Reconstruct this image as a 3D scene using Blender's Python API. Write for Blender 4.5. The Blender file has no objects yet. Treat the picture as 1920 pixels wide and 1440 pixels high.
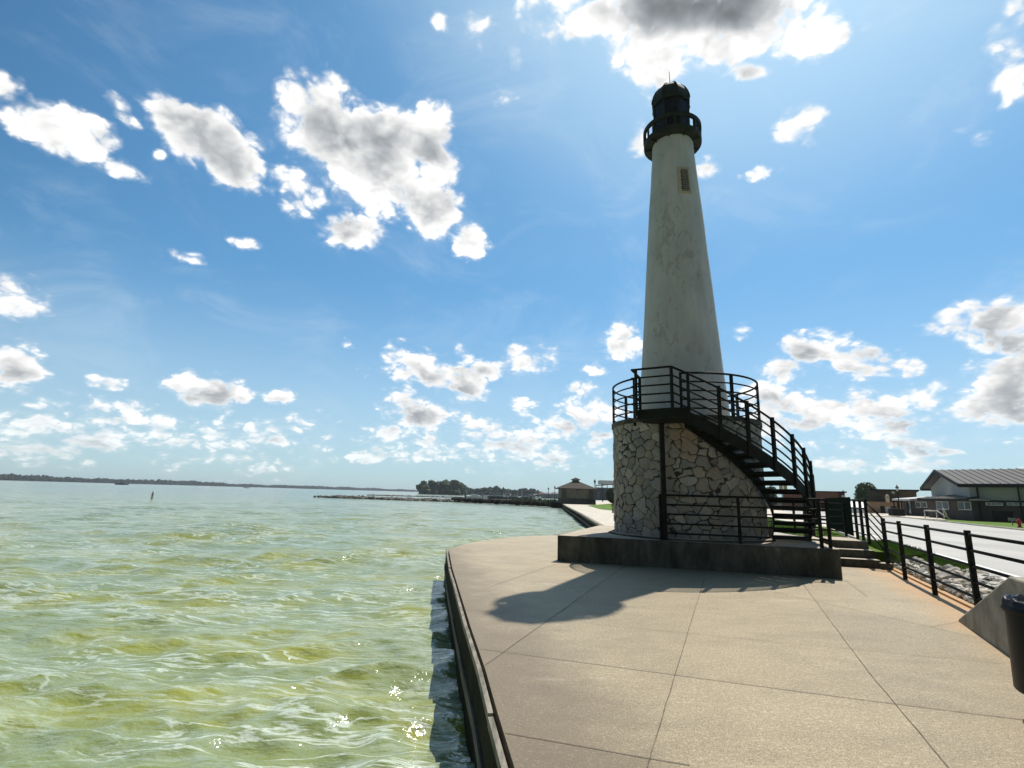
import bpy, math, random
import numpy as np
from mathutils import Vector, Matrix, Euler, noise as mnoise
rnd = random.Random(7)
S = bpy.context.scene
COL = S.collection
# ------------------------------------------------------------------ camera
F, ROLL, HC = 970.0, math.radians(1.7), 1.5
PITCH = math.atan(206.5*math.cos(ROLL)/F)
cd = bpy.data.cameras.new('camera'); cam = bpy.data.objects.new('camera', cd); COL.objects.link(cam)
ROT = Matrix.Rotation(math.pi/2+PITCH, 3, 'X') @ Matrix.Rotation(ROLL, 3, 'Z')
cam.location = (0, 0, HC); cam.rotation_euler = ROT.to_euler()
cd.sensor_fit = 'HORIZONTAL'; cd.sensor_width = 36; cd.lens = 36*F/1920
cd.clip_start = 0.05; cd.clip_end = 30000
S.camera = cam
def ray(px, py): return ROT @ Vector(((px-960)/F, -(py-720)/F, -1))
def at(px, py, z=0.0):                       # photo pixel on a horizontal plane of height z
    d = ray(px, py); return Vector((0, 0, HC)) + d*((z-HC)/d.z)
def atD(px, py, D):                          # photo pixel at horizontal distance D
    d = ray(px, py); return Vector((0, 0, HC)) + d*(D/math.hypot(d.x, d.y))
# ------------------------------------------------------------------ sun, sky, exposure
SAZ, SEL = math.radians(32.75), math.radians(59.5)
SD = Vector((math.sin(SAZ)*math.cos(SEL), math.cos(SAZ)*math.cos(SEL), math.sin(SEL)))
sl = bpy.data.lights.new('sun', 'SUN'); sl.energy = 5.0; sl.angle = math.radians(0.55); sl.color = (1.0, 0.93, 0.82)
so = bpy.data.objects.new('sun', sl); COL.objects.link(so); so.location = (60, 90, 160)
so.rotation_euler = SD.to_track_quat('Z', 'Y').to_euler()
S.view_settings.view_transform = 'Standard'; S.view_settings.look = 'None'
S.view_settings.gamma = 1; S.view_settings.exposure = 0.04
W = bpy.data.worlds.new('World'); S.world = W; W.use_nodes = True
W.cycles.sampling_method = 'NONE'
nt = W.node_tree; nt.nodes.clear()
class NB:
    def __init__(s, nt): s.nt = nt
    def n(s, t, **k):
        x = s.nt.nodes.new(t)
        for a, b in k.items():
            if a.startswith('i_'):
                key = a[2:]; key = int(key) if key.isdigit() else key
                s.set(x.inputs[key], b)
            else: setattr(x, a, b)
        return x
    def set(s, inp, v):
        if isinstance(v, bpy.types.NodeSocket): s.nt.links.new(v, inp)
        else: inp.default_value = v
    def m(s, op, a, b=None, c=None, clamp=False):
        x = s.nt.nodes.new('ShaderNodeMath'); x.operation = op; x.use_clamp = clamp
        for i, v in enumerate((a, b, c)):
            if v is not None: s.set(x.inputs[i], v)
        return x.outputs[0]
    def v(s, op, a, b=None, out=0):
        x = s.nt.nodes.new('ShaderNodeVectorMath'); x.operation = op
        s.set(x.inputs[0], a)
        if b is not None: s.set(x.inputs[1], b)
        return x.outputs['Value'] if op in ('LENGTH', 'DOT_PRODUCT') else x.outputs[0]
    def ramp(s, v, a, b, c=0.0, d=1.0, smooth=True):
        x = s.nt.nodes.new('ShaderNodeMapRange'); x.interpolation_type = 'SMOOTHSTEP' if smooth else 'LINEAR'
        s.set(x.inputs[0], v)
        for i, q in enumerate((a, b, c, d)): s.set(x.inputs[i+1], q)
        return x.outputs[0]
    def mix(s, f, a, b, mode='MIX'):
        x = s.nt.nodes.new('ShaderNodeMix'); x.data_type = 'RGBA'; x.blend_type = mode
        s.set(x.inputs[0], f); s.set(x.inputs[6], c4(a)); s.set(x.inputs[7], c4(b))
        return x.outputs[2]
    def noise(s, vec, sc, det=4, rough=.55, dist=0.0):
        x = s.nt.nodes.new('ShaderNodeTexNoise'); s.set(x.inputs['Vector'], vec)
        x.inputs['Scale'].default_value = sc; x.inputs['Detail'].default_value = det
        x.inputs['Roughness'].default_value = rough; x.inputs['Distortion'].default_value = dist
        return x.outputs['Fac']
def c4(c):
    if isinstance(c, bpy.types.NodeSocket) or isinstance(c, float): return c
    return tuple(c) if len(c) == 4 else (c[0], c[1], c[2], 1.0)
b = NB(nt)
SKYK = 0.10
gen = b.n('ShaderNodeTexCoord').outputs['Generated']
sky = b.n('ShaderNodeTexSky', sky_type='NISHITA', sun_disc=False, sun_elevation=SEL, sun_rotation=SAZ,
          altitude=200, air_density=1.0, dust_density=1.3, ozone_density=2.0).outputs[0]
sep = b.n('ShaderNodeSeparateXYZ'); b.set(sep.inputs[0], gen)
azn = b.m('ARCTAN2', sep.outputs[0], sep.outputs[1]); eln = b.m('ARCSINE', sep.outputs[2])
uv = b.n('ShaderNodeCombineXYZ'); b.set(uv.inputs[0], azn); b.set(uv.inputs[1], eln); uv = uv.outputs[0]
# clouds: (px, py, half width, half height, rotation deg clockwise, weight)
CL = [(700,310,135,85,25,1.15),(770,340,80,60,30,.8),(610,270,65,80,10,.85),(90,810,130,50,0,.35),(450,830,160,40,0,.35),(880,840,150,30,8,.5),(1600,790,190,50,0,.6),(1100,800,70,50,0,.5),(600,215,85,70,20,1),(650,270,120,85,25,1.2),(760,265,100,55,15,1.1),(812,245,48,48,0,.9),(720,335,120,62,25,1.1),(810,395,85,45,35,1),(872,445,42,42,30,.9),(560,345,45,50,0,.75),
 (370,250,100,58,35,1.1),(430,300,75,55,40,1.1),(310,215,45,38,20,.9),(300,290,14,10,0,.7),
 (95,235,85,50,30,1),(165,260,55,48,30,1),(12,160,42,30,35,.8),(225,205,42,12,45,.5),(230,315,40,14,30,.5),
 (658,437,64,34,5,1),(30,565,72,42,15,1),(25,690,62,45,10,.95),
 (1290,10,230,95,0,1.5),(1225,110,75,72,0,1.05),(1330,90,75,50,-10,1),(1420,40,100,60,0,.95),(1090,10,130,42,0,.8),(1490,60,70,50,10,.7),(1575,70,45,22,-20,.6),(1395,135,38,16,0,.65),
 (890,55,36,30,0,.62),(832,38,14,18,0,.42),(963,105,14,20,0,.42),(946,185,22,20,-30,.48),(1010,50,34,26,0,.6),
 (1895,95,48,75,-20,1),(1915,20,40,50,0,1),(1515,228,42,40,0,.65),(1480,243,28,18,-20,.55),(1195,265,26,36,0,.6),(1330,315,24,16,0,.5),(1420,325,34,12,-20,.45),(1830,255,30,22,0,.5),
 (1850,605,120,38,-5,1.1),(1895,640,60,50,0,.9),(1760,620,45,20,0,.8),
 (1540,655,75,34,5,1),(1625,680,110,32,12,1),(1470,695,42,24,10,.85),(1690,695,60,16,8,.8),
 (1455,765,75,40,10,1),(1550,780,85,38,0,1),(1640,765,70,36,0,1),(1730,745,60,30,10,.95),(1820,760,85,38,-10,1),(1885,710,75,50,-20,1.05),(1905,750,60,60,0,.9),(1850,790,80,14,0,.6),
 (1705,830,72,20,8,.8),(1560,870,80,14,5,.5),(1720,875,70,12,0,.5),(1880,885,60,10,0,.5),
 (790,690,68,38,20,1.1),(850,715,58,32,15,1.05),(745,665,32,25,0,.9),(990,672,55,28,5,.95),(918,688,40,18,5,.85),(872,662,20,14,30,.6),(1128,695,28,12,10,.7),(655,643,20,9,15,.55),(682,697,14,12,0,.55),
 (790,775,70,32,15,1),(870,800,60,24,10,.85),(950,825,75,30,10,.85),(1020,845,70,24,8,.75),(890,845,60,16,0,.6),(1090,785,70,38,10,.9),(1090,735,40,16,0,.6),(990,765,36,14,15,.55),
 (395,738,82,30,10,1.05),(347,716,26,24,0,.9),(522,743,36,14,5,.8),(200,720,38,12,8,.75),(255,763,38,13,0,.75),(212,791,16,8,0,.6),(350,480,26,10,20,.4),(463,457,24,9,10,.5),
 (290,800,60,26,5,.75),(330,835,60,18,0,.6),(395,800,36,12,0,.65),(490,805,50,20,10,.85),(530,828,36,12,8,.7),(80,800,75,26,0,.75),(60,845,80,22,0,.7),(188,832,34,18,0,.75),(140,850,30,18,0,.5),
 (612,822,22,8,0,.65),(690,848,42,20,0,.75),(755,848,40,16,0,.65),(430,857,60,12,0,.55),(100,870,80,8,0,.4),
 (1175,650,38,36,20,1),(1388,620,18,16,0,.65),(1430,745,30,26,0,.9)]
CL = [(px, py, hw*.92, hh*.92, r, w*1.45) if (py < 480 and px < 910 and w >= .8) else ((px, py, hw, hh, r, w*1.15) if px > 1400 and py > 540 else (px, py, hw, hh, r, w)) for (px, py, hw, hh, r, w) in CL]
DK = [(1310,-8,125,52,0,1.25),(1190,22,75,34,10,.6),(640,230,70,30,15,.5),(700,290,90,36,15,.55),(790,275,60,30,10,.6),(780,375,70,22,30,.4),(375,285,70,28,35,.35),(35,588,50,18,0,.4),
 (1900,655,60,36,0,.5),(1560,690,70,14,5,.35),(1905,780,60,30,0,.65),(810,712,60,12,15,.4),(400,752,60,10,5,.35),(20,712,40,16,0,.35),(1720,790,120,20,0,.35),(850,820,90,14,10,.3)]
DK += [(px+hw*.1*math.sin(math.radians(r)), py+hh*.42, hw*.80, hh*.42, r, .34) for (px, py, hw, hh, r, w) in CL if py > 540 and w >= .8 and hw > 35]
def blobs(lst, GS=1.16):
    """soft union of ellipses on the sky sphere; each step hangs on the last one so that the node stack stays short"""
    acc = None
    for (px, py, hw, hh, r, w) in lst:
        nrm = ray(px, py).normalized(); cr_, sr_ = math.cos(math.radians(r)), math.sin(math.radians(r))
        ax = (ray(px+cr_, py+sr_).normalized()-nrm); ay = (ray(px+sr_, py-cr_).normalized()-nrm)
        kx, ky = ax.length, ay.length; ax.normalize(); ay = ay-ax*ay.dot(ax); ay.normalize(); az_ = ax.cross(ay)
        src = gen if acc is None else b.v('ADD', gen, b.v('MULTIPLY', acc, (1e-9, 1e-9, 1e-9)))
        x = b.v('DOT_PRODUCT', src, tuple(ax/(hw*kx*GS))); y = b.v('DOT_PRODUCT', src, tuple(ay/(hh*ky*GS)))
        r2 = b.m('MULTIPLY_ADD', y, y, b.m('MULTIPLY', x, x))
        val = b.m('MULTIPLY_ADD', r2, -w*.62, w*.62)
        acc = val if acc is None else b.m('MAXIMUM', acc, val)
    return acc
B0 = blobs(CL)
G0 = b.m('MAXIMUM', blobs(DK, 1.45), b.m('MULTIPLY_ADD', B0, 1e-9, -.5))
elc = b.m('MAXIMUM', eln, 0.0)
nsc = b.m('DIVIDE', 1.0, b.m('ADD', elc, 0.22))            # smaller puffs nearer the horizon
nco = b.v('MULTIPLY', gen, (1.0, 1.0, 1.5))
ncs = b.n('ShaderNodeVectorMath', operation='SCALE'); b.set(ncs.inputs[0], nco); b.set(ncs.inputs['Scale'], b.m('POWER', nsc, .35)); nco = ncs.outputs[0]
warp = b.n('ShaderNodeTexNoise'); b.set(warp.inputs['Vector'], nco); warp.inputs['Scale'].default_value = 14; warp.inputs['Detail'].default_value = 3
wv = b.v('MULTIPLY', b.v('SUBTRACT', warp.outputs['Color'], (.5, .5, .5)), (.045, .045, .045))
nc2 = b.v('ADD', nco, wv)
n1 = b.noise(nc2, 9.5, 9, .60)
n1l = b.noise(nc2, 9.5, 3, .55)
n1s = b.noise(b.v('ADD', nc2, tuple(SD*0.026)), 9.5, 3, .55)
vr = b.n('ShaderNodeTexVoronoi', feature='F1'); b.set(vr.inputs['Vector'], nc2); vr.inputs['Scale'].default_value = 21; vr.inputs['Detail'].default_value = 2.0; vr.inputs['Roughness'].default_value = .55
puff = b.m('SUBTRACT', .98, vr.outputs['Distance'])
den = b.m('ADD', b.m('MULTIPLY', b.m('SUBTRACT', n1, .5), 3.1), b.m('MULTIPLY', puff, 1.0))
Bc = b.m('MAXIMUM', B0, -.9)
D0 = b.m('ADD', b.m('MULTIPLY', Bc, 1.35), den)
alpha = b.m('ADD', b.m('MULTIPLY', b.ramp(D0, -.12, .60), .28), b.m('MULTIPLY', b.ramp(D0, 0.20, 0.76), .72))
wis = b.noise(b.v('MULTIPLY', gen, (1, 1, 2.0)), 4.5, 7, .66, .6)
alpha_w = b.m('MULTIPLY', b.ramp(wis, .46, .80), .20)
inner = b.ramp(D0, .45, 1.35)
dark = b.ramp(b.m('ADD', b.m('MULTIPLY', G0, 1.0), b.m('MULTIPLY', b.m('SUBTRACT', n1l, .5), 1.5)), -.10, .80)
slope = b.m('ADD', b.m('MULTIPLY', b.m('SUBTRACT', n1s, n1l), 2.3), b.m('MULTIPLY', puff, -.35))
lum = b.m('SUBTRACT', b.m('SUBTRACT', 1.04, b.m('MULTIPLY', inner, .24)), b.m('MULTIPLY', slope, b.ramp(D0, .2, .8)))
lum = b.m('MINIMUM', b.m('MAXIMUM', lum, .60), 1.15)
lum = b.m('MULTIPLY', lum, b.m('SUBTRACT', 1.0, b.m('MULTIPLY', b.m('MULTIPLY', dark, b.ramp(D0, .30, .85)), .62)))
cw = b.mix(b.ramp(lum, .35, .95), (.76, .82, .88), (1.0, 1.0, .99))
cs = b.n('ShaderNodeVectorMath', operation='SCALE'); b.set(cs.inputs[0], cw); b.set(cs.inputs['Scale'], b.m('MULTIPLY', lum, 1.0/SKYK))
skyt = b.mix(1.0, sky, (.61, 1.17, 1.33), 'MULTIPLY')
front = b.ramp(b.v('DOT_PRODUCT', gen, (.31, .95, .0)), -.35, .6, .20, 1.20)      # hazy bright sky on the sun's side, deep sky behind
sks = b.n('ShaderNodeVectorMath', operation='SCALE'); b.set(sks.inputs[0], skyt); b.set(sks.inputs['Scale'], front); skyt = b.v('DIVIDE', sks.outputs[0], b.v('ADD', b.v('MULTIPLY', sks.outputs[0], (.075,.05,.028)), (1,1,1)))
glow = b.ramp(b.v('DOT_PRODUCT', gen, tuple(SD)), .80, 1.0, 0.0, .40)
skyt = b.mix(glow, skyt, (7.6, 9.3, 10.2))
hz = b.ramp(eln, 0.0, .40, 1.0, 0.0)
skyh = b.mix(b.m('MULTIPLY', hz, .55), skyt, (6.5, 7.9, 8.5))
skw = b.mix(alpha_w, skyh, (8.6, 9.4, 9.9))
fade = b.ramp(eln, -.01, .16, .5, 1.0)
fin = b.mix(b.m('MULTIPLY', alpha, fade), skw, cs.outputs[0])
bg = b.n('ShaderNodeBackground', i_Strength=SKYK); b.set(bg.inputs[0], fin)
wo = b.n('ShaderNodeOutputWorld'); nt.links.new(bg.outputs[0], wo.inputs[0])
# ------------------------------------------------------------------ helpers
class MB:
    def __init__(s): s.v = []; s.f = []; s.sm = []
    def add(s, vs, fs, smooth=False):
        o = len(s.v); s.v += [tuple(v) for v in vs]; s.f += [tuple(i+o for i in f) for f in fs]; s.sm += [smooth]*len(fs)
        return s
    def box(s, c, d, rz=0.0, ax=None):
        x, y, z = d[0]/2, d[1]/2, d[2]/2
        co, si = math.cos(rz), math.sin(rz)
        vs = []
        for (i, j, k) in ((-1,-1,-1),(1,-1,-1),(1,1,-1),(-1,1,-1),(-1,-1,1),(1,-1,1),(1,1,1),(-1,1,1)):
            X, Y = i*x, j*y
            vs.append((c[0]+X*co-Y*si, c[1]+X*si+Y*co, c[2]+k*z))
        return s.add(vs, [(0,3,2,1),(4,5,6,7),(0,1,5,4),(1,2,6,5),(2,3,7,6),(3,0,4,7)])
    def bar(s, p, q, w, h=None, up=(0,0,1)):
        p, q = Vector(p), Vector(q); h = h or w; d = (q-p).normalized(); u = Vector(up)
        if abs(d.dot(u)) > .99: u = Vector((0, 1, 0))
        a = d.cross(u).normalized(); c = a.cross(d).normalized()
        vs = [e + a*(i*w/2) + c*(j*h/2) for e in (p, q) for (i, j) in ((-1,-1),(1,-1),(1,1),(-1,1))]
        return s.add(vs, [(0,1,2,3),(7,6,5,4),(0,4,5,1),(1,5,6,2),(2,6,7,3),(3,7,4,0)])
    def tube(s, pts, r, n=6, closed=False):
        pts = [Vector(p) for p in pts]; N = len(pts); vs = []; fs = []
        for i, p in enumerate(pts):
            if closed: d = pts[(i+1) % N]-pts[i-1]
            else: d = pts[min(i+1, N-1)]-pts[max(i-1, 0)]
            d.normalize(); u = Vector((0, 0, 1)) if abs(d.z) < .95 else Vector((1, 0, 0))
            a = d.cross(u).normalized(); c = a.cross(d)
            rr = r[i] if isinstance(r, (list, tuple)) else r
            for k in range(n):
                t = 2*math.pi*(k+.5)/n; vs.append(p + a*(rr*math.cos(t)) + c*(rr*math.sin(t)))
        for i in range(N if closed else N-1):
            j = (i+1) % N
            for k in range(n): fs.append((i*n+k, i*n+(k+1) % n, j*n+(k+1) % n, j*n+k))
        if not closed: fs += [tuple(range(n))[::-1], tuple(range((N-1)*n, N*n))]
        return s.add(vs, fs, n > 5)
    def lathe(s, prof, c=(0,0,0), n=32, smooth=True, a0=0.0, close=True):
        vs = []; fs = []; m = len(prof)
        for i in range(n):
            t = a0+2*math.pi*i/n
            for r, z in prof: vs.append((c[0]+r*math.cos(t), c[1]+r*math.sin(t), c[2]+z))
        for i in range(n):
            j = (i+1) % n
            for k in range(m-1): fs.append((i*m+k, j*m+k, j*m+k+1, i*m+k+1))
        if close:
            if prof[0][0] > 1e-4: fs.append(tuple(i*m for i in range(n))[::-1])
            if prof[-1][0] > 1e-4: fs.append(tuple(i*m+m-1 for i in range(n)))
        return s.add(vs, fs, smooth)
    def prism(s, poly, z0, z1):
        n = len(poly); area = sum(poly[i][0]*poly[(i+1) % n][1]-poly[(i+1) % n][0]*poly[i][1] for i in range(n))
        if area < 0: poly = poly[::-1]
        f0 = z0 if callable(z0) else (lambda p: z0); f1 = z1 if callable(z1) else (lambda p: z1)
        vs = [(p[0], p[1], f0(p)) for p in poly]+[(p[0], p[1], f1(p)) for p in poly]
        return s.add(vs, [tuple(range(n))[::-1], tuple(range(n, 2*n))]+[(i, (i+1) % n, n+(i+1) % n, n+i) for i in range(n)])
    def ring(s, c, r0, r1, z0, z1, n=64, a0=0., a1=2*math.pi):
        full = abs(a1-a0-2*math.pi) < 1e-6; vs = []; fs = []; m = n if full else n+1
        for i in range(m):
            t = a0+(a1-a0)*i/n
            for r, z in ((r0,z0),(r1,z0),(r1,z1),(r0,z1)): vs.append((c[0]+r*math.cos(t), c[1]+r*math.sin(t), z))
        for i in range(n):
            j = (i+1) % m
            for k in range(4): fs.append((i*4+k, i*4+(k+1) % 4, j*4+(k+1) % 4, j*4+k))
        if not full: fs += [(0,3,2,1), tuple((m-1)*4+k for k in range(4))]
        return s.add(vs, fs)
    def blob(s, c, d, seed=0, sub=1, amp=.3, rz=0.0, f=1.3):
        import bmesh
        bm = bmesh.new(); bmesh.ops.create_icosphere(bm, subdivisions=sub, radius=1)
        vs = []
        for v in bm.verts:
            k = 1+amp*mnoise.noise(v.co*f+Vector((seed*3.7, seed*1.3, seed)))*2
            p = v.co*k; x, y = p.x*d[0], p.y*d[1]
            vs.append((c[0]+x*math.cos(rz)-y*math.sin(rz), c[1]+x*math.sin(rz)+y*math.cos(rz), c[2]+p.z*d[2]))
        fs = [tuple(v.index for v in f_.verts) for f_ in bm.faces]; bm.free()
        return s.add(vs, fs, False)
    def build(s, name, mat, parent=None, bevel=0.0):
        me = bpy.data.meshes.new(name)
        off = Vector((0, 0, 0))
        if parent is not None:
            p = parent
            while p is not None: off += p.location; p = p.parent
        vs = np.array(s.v, dtype=float)-np.array(off)
        me.from_pydata(vs.tolist(), [], s.f); me.materials.append(mat)
        me.polygons.foreach_set('use_smooth', s.sm); me.update()
        o = bpy.data.objects.new(name, me); COL.objects.link(o)
        if parent is not None: o.parent = parent
        if bevel:
            mo = o.modifiers.new('bevel', 'BEVEL'); mo.width = bevel; mo.segments = 2; mo.limit_method = 'ANGLE'; mo.angle_limit = math.radians(40)
        return o
def tag(o, label=None, cat=None, group=None, kind=None):
    if label: o['label'] = label
    if cat: o['category'] = cat
    if group: o['group'] = group
    if kind: o['kind'] = kind
    return o
def empty(name, loc, label, cat, group=None):
    o = bpy.data.objects.new(name, None); o.empty_display_size = .3; COL.objects.link(o); o.location = loc
    return tag(o, label, cat, group)
def copy_tree(o, parent=None):
    c = o.copy(); COL.objects.link(c)
    if parent is not None: c.parent = parent
    for ch in [x for x in bpy.data.objects if x.parent == o]: copy_tree(ch, c)
    return c
def mat(name, col, rough=.7, spec=.5, metal=0.0):
    m = bpy.data.materials.new(name); m.use_nodes = True; t = m.node_tree; p = t.nodes['Principled BSDF']
    p.inputs['Base Color'].default_value = c4(col); p.inputs['Roughness'].default_value = rough
    p.inputs['Specular IOR Level'].default_value = spec; p.inputs['Metallic'].default_value = metal
    return m, NB(t), p
def nmat(name, c1, c2, sc=5, rough=.8, bump=.0, det=6, spec=.3, bs=None, stretch=(1,1,1), bd=.02, world=True):
    m, n, p = mat(name, c1, rough, spec)
    co = n.n('ShaderNodeNewGeometry').outputs['Position'] if world else n.n('ShaderNodeTexCoord').outputs['Object']
    co = n.v('MULTIPLY', co, stretch)
    f = n.ramp(n.noise(co, sc, det, .65), .32, .68)
    n.set(p.inputs['Base Color'], n.mix(f, c1, c2))
    if bump:
        bp = n.n('ShaderNodeBump', i_Strength=bump, i_Distance=bd); n.set(bp.inputs['Height'], n.noise(co, bs or sc*6, 5, .6)); n.set(p.inputs['Normal'], bp.outputs[0])
    return m
M = {}
# plaza concrete: tan, exposed aggregate speckle, mottled stains, rust wash along the fence
m, n, p = mat('plaza_concrete', (.45,.38,.28), .58, .42)
g = n.n('ShaderNodeNewGeometry').outputs['Position']
big = n.ramp(n.noise(g, .55, 6, .6), .3, .7); med = n.ramp(n.noise(n.v('MULTIPLY', g, (1,1.6,1)), 3.2, 6, .65), .3, .72); fine = n.ramp(n.noise(g, 30, 5, .85), .40, .60); fine2 = n.ramp(n.noise(g, 95, 3, .7), .38, .62)
col = n.mix(big, (.27,.21,.13), (.385,.31,.205))
col = n.mix(n.m('MULTIPLY', med, .55), col, (.44,.37,.26))
bl_ = n.ramp(n.noise(n.v('MULTIPLY', g, (.7,1.3,1)), 1.1, 8, .76), .44, .62)
col = n.mix(n.m('MULTIPLY', bl_, .6), col, (.185,.145,.10))
col = n.mix(n.m('MULTIPLY', fine, .72), col, (.12,.095,.06))
col = n.mix(n.m('MULTIPLY', fine2, .55), col, (.56,.49,.37))
pale = n.ramp(n.noise(n.v('MULTIPLY', g, (.5,1.5,1)), 1.1, 5, .7), .6, .74)
col = n.mix(n.m('MULTIPLY', pale, .6), col, (.54,.49,.41))
sp = n.n('ShaderNodeSeparateXYZ'); n.set(sp.inputs[0], g)
fd = n.m('ADD', n.m('MULTIPLY', sp.outputs[0], .91), n.m('MULTIPLY', sp.outputs[1], -.42))   # distance across the fence line
rust = n.m('MULTIPLY', n.ramp(n.m('ADD', fd, n.m('MULTIPLY', n.noise(g, 1.6, 5, .6), .9)), 2.4, 3.35), .7)
col = n.mix(rust, col, (.52,.29,.12))
crk = n.m('MULTIPLY', n.ramp(n.m('ABSOLUTE', n.m('SUBTRACT', n.noise(g, .8, 7, .72), .5)), 0, .0035, 1, 0), n.ramp(n.noise(g, .3, 2, .5), .52, .6))
col = n.mix(n.m('MULTIPLY', crk, .6), col, (.09,.07,.05))
grime = n.ramp(n.m('ADD', sp.outputs[0], n.m('ADD', n.m('MULTIPLY', sp.outputs[1], .19), n.m('MULTIPLY', n.noise(g, 1.3, 5, .7), -1.6))), .1, 1.25, .75, 0.0)
col = n.mix(grime, col, (.16,.125,.09))
spot = n.ramp(n.noise(g, 7.0, 2, .5), .72, .78)
col = n.mix(n.m('MULTIPLY', spot, .35), col, (.15,.12,.09))
tone = None
for (qa, qb, w_) in (((909,1248),(1171,1061),.07),((897,1217),(1640,1316),-.06),((1321,1084),(1213,1440),.05),((1506,1096),(1779,1440),-.07),((1453,1110),(1832,1196),.06),((948,1375),(1293,1436),.05),((1115,1171),(1886,1246),-.04)):
    A_, B_ = at(*qa), at(*qb); d_ = (B_-A_).normalized(); nn_ = Vector((-d_.y, d_.x, 0))     # each pour between joints has its own tone
    sd = n.m('SUBTRACT', n.v('DOT_PRODUCT', g, tuple(nn_)), A_.dot(nn_)); st_ = n.m('MULTIPLY', n.m('GREATER_THAN', sd, 0.0), w_)
    tone = st_ if tone is None else n.m('ADD', tone, st_)
tv = n.n('ShaderNodeVectorMath', operation='SCALE'); n.set(tv.inputs[0], (1.20,1.185,1.12)); n.set(tv.inputs['Scale'], n.m('ADD', tone, 1.0))
col = n.mix(1.0, col, tv.outputs[0], 'MULTIPLY')
n.set(p.inputs['Base Color'], col)
bp = n.n('ShaderNodeBump', i_Strength=.6, i_Distance=.008); n.set(bp.inputs['Height'], n.m('ADD', fine, n.m('MULTIPLY', fine2, .4))); n.set(p.inputs['Normal'], bp.outputs[0])
M['plaza'] = m
M['joint'] = nmat('joint_filler', (.11,.095,.075), (.22,.185,.145), 9, .95)
M['promenade'] = nmat('pale_concrete', (.46,.41,.33), (.62,.56,.46), .9, .6, .2, spec=.4)
# dark stained plinth concrete
m, n, p = mat('stained_concrete', (.1,.1,.09), .9, .2)
g = n.n('ShaderNodeNewGeometry').outputs['Position']; g2 = n.v('MULTIPLY', g, (1,1,.35))
a = n.ramp(n.noise(g2, 2.2, 7, .7), .32, .66); c = n.ramp(n.noise(g2, 9, 5, .7), .4, .62)
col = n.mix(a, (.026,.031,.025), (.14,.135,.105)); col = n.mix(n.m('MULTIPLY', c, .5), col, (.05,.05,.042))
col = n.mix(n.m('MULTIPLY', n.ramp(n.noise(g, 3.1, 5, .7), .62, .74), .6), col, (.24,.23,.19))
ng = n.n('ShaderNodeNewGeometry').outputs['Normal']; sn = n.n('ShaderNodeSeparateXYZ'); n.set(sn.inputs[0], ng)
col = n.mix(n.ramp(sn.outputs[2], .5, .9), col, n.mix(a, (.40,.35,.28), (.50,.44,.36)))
n.set(p.inputs['Base Color'], col)
bp = n.n('ShaderNodeBump', i_Strength=.4, i_Distance=.01); n.set(bp.inputs['Height'], n.noise(g, 30, 5, .7)); n.set(p.inputs['Normal'], bp.outputs[0])
M['plinth'] = m
# field stone, read from mesh attributes
m, n, p = mat('field_stone', (.4,.38,.33), .88, .25)
sid = n.n('ShaderNodeAttribute', attribute_name='stone_id').outputs['Fac']; mor = n.n('ShaderNodeAttribute', attribute_name='mortar').outputs['Fac']
cr = n.n('ShaderNodeValToRGB'); n.set(cr.inputs[0], sid); el = cr.color_ramp.elements
for i, (pos, cc) in enumerate([(0,(.17,.17,.165)),(.2,(.31,.31,.30)),(.4,(.14,.15,.16)),(.55,(.27,.26,.235)),(.7,(.21,.205,.19)),(.86,(.23,.20,.16)),(.97,(.37,.36,.33))]):
    e = el[i] if i < 2 else el.new(pos); e.position = pos; e.color = c4(cc)
g = n.n('ShaderNodeNewGeometry').outputs['Position']
v1 = n.ramp(n.noise(g, 14, 6, .7), .3, .7); v2 = n.ramp(n.noise(g, 3, 5, .6), .35, .68)
col = n.mix(n.m('MULTIPLY', v1, .5), cr.outputs[0], (.13,.125,.11)); col = n.mix(n.m('MULTIPLY', v2, .3), col, (.33,.32,.285))
sp = n.n('ShaderNodeSeparateXYZ'); n.set(sp.inputs[0], g)
och = n.m('MULTIPLY', n.ramp(n.v('LENGTH', n.v('MULTIPLY', n.v('SUBTRACT', g, (4.1,12.1,3.0)), (1.6,1.2,1.0))), .2, .8, 1.0, 0.0), .35)
col = n.mix(och, col, (.28,.175,.085))
col = n.mix(1.0, col, (1.22,1.22,1.20), 'MULTIPLY')
col = n.mix(n.ramp(mor, .35, .8), col, (.04,.038,.033))
n.set(p.inputs['Base Color'], col)
bp = n.n('ShaderNodeBump', i_Strength=.5, i_Distance=.012); n.set(bp.inputs['Height'], v1); n.set(p.inputs['Normal'], bp.outputs[0])
M['stone'] = m
# weathered white render of the shaft
m, n, p = mat('weathered_white_render', (.7,.7,.65), .85, .25)
g = n.n('ShaderNodeNewGeometry').outputs['Position']; gs = n.v('MULTIPLY', g, (1,1,.6))
a = n.ramp(n.noise(gs, 1.2, 7, .65), .3, .7); peel = n.ramp(n.m('ADD', n.noise(gs, 5.5, 8, .72, .8), n.m('MULTIPLY', n.noise(gs, 1.1, 2, .5), .5)), .83, .92)
st = n.ramp(n.noise(n.v('MULTIPLY', g, (7,7,.35)), 1, 4, .6), .45, .75)
sp = n.n('ShaderNodeSeparateXYZ'); n.set(sp.inputs[0], g)
col = n.mix(a, (.375,.395,.415), (.465,.484,.503)); col = n.mix(n.m('MULTIPLY', st, .30), col, (.26,.27,.25))
col = n.mix(n.m('MULTIPLY', peel, .55), col, (.25,.255,.25))
n.set(p.inputs['Base Color'], col)
bp = n.n('ShaderNodeBump', i_Strength=.45, i_Distance=.012); n.set(bp.inputs['Height'], n.m('SUBTRACT', n.noise(g, 18, 6, .7), n.m('MULTIPLY', peel, .8))); n.set(p.inputs['Normal'], bp.outputs[0])
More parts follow.
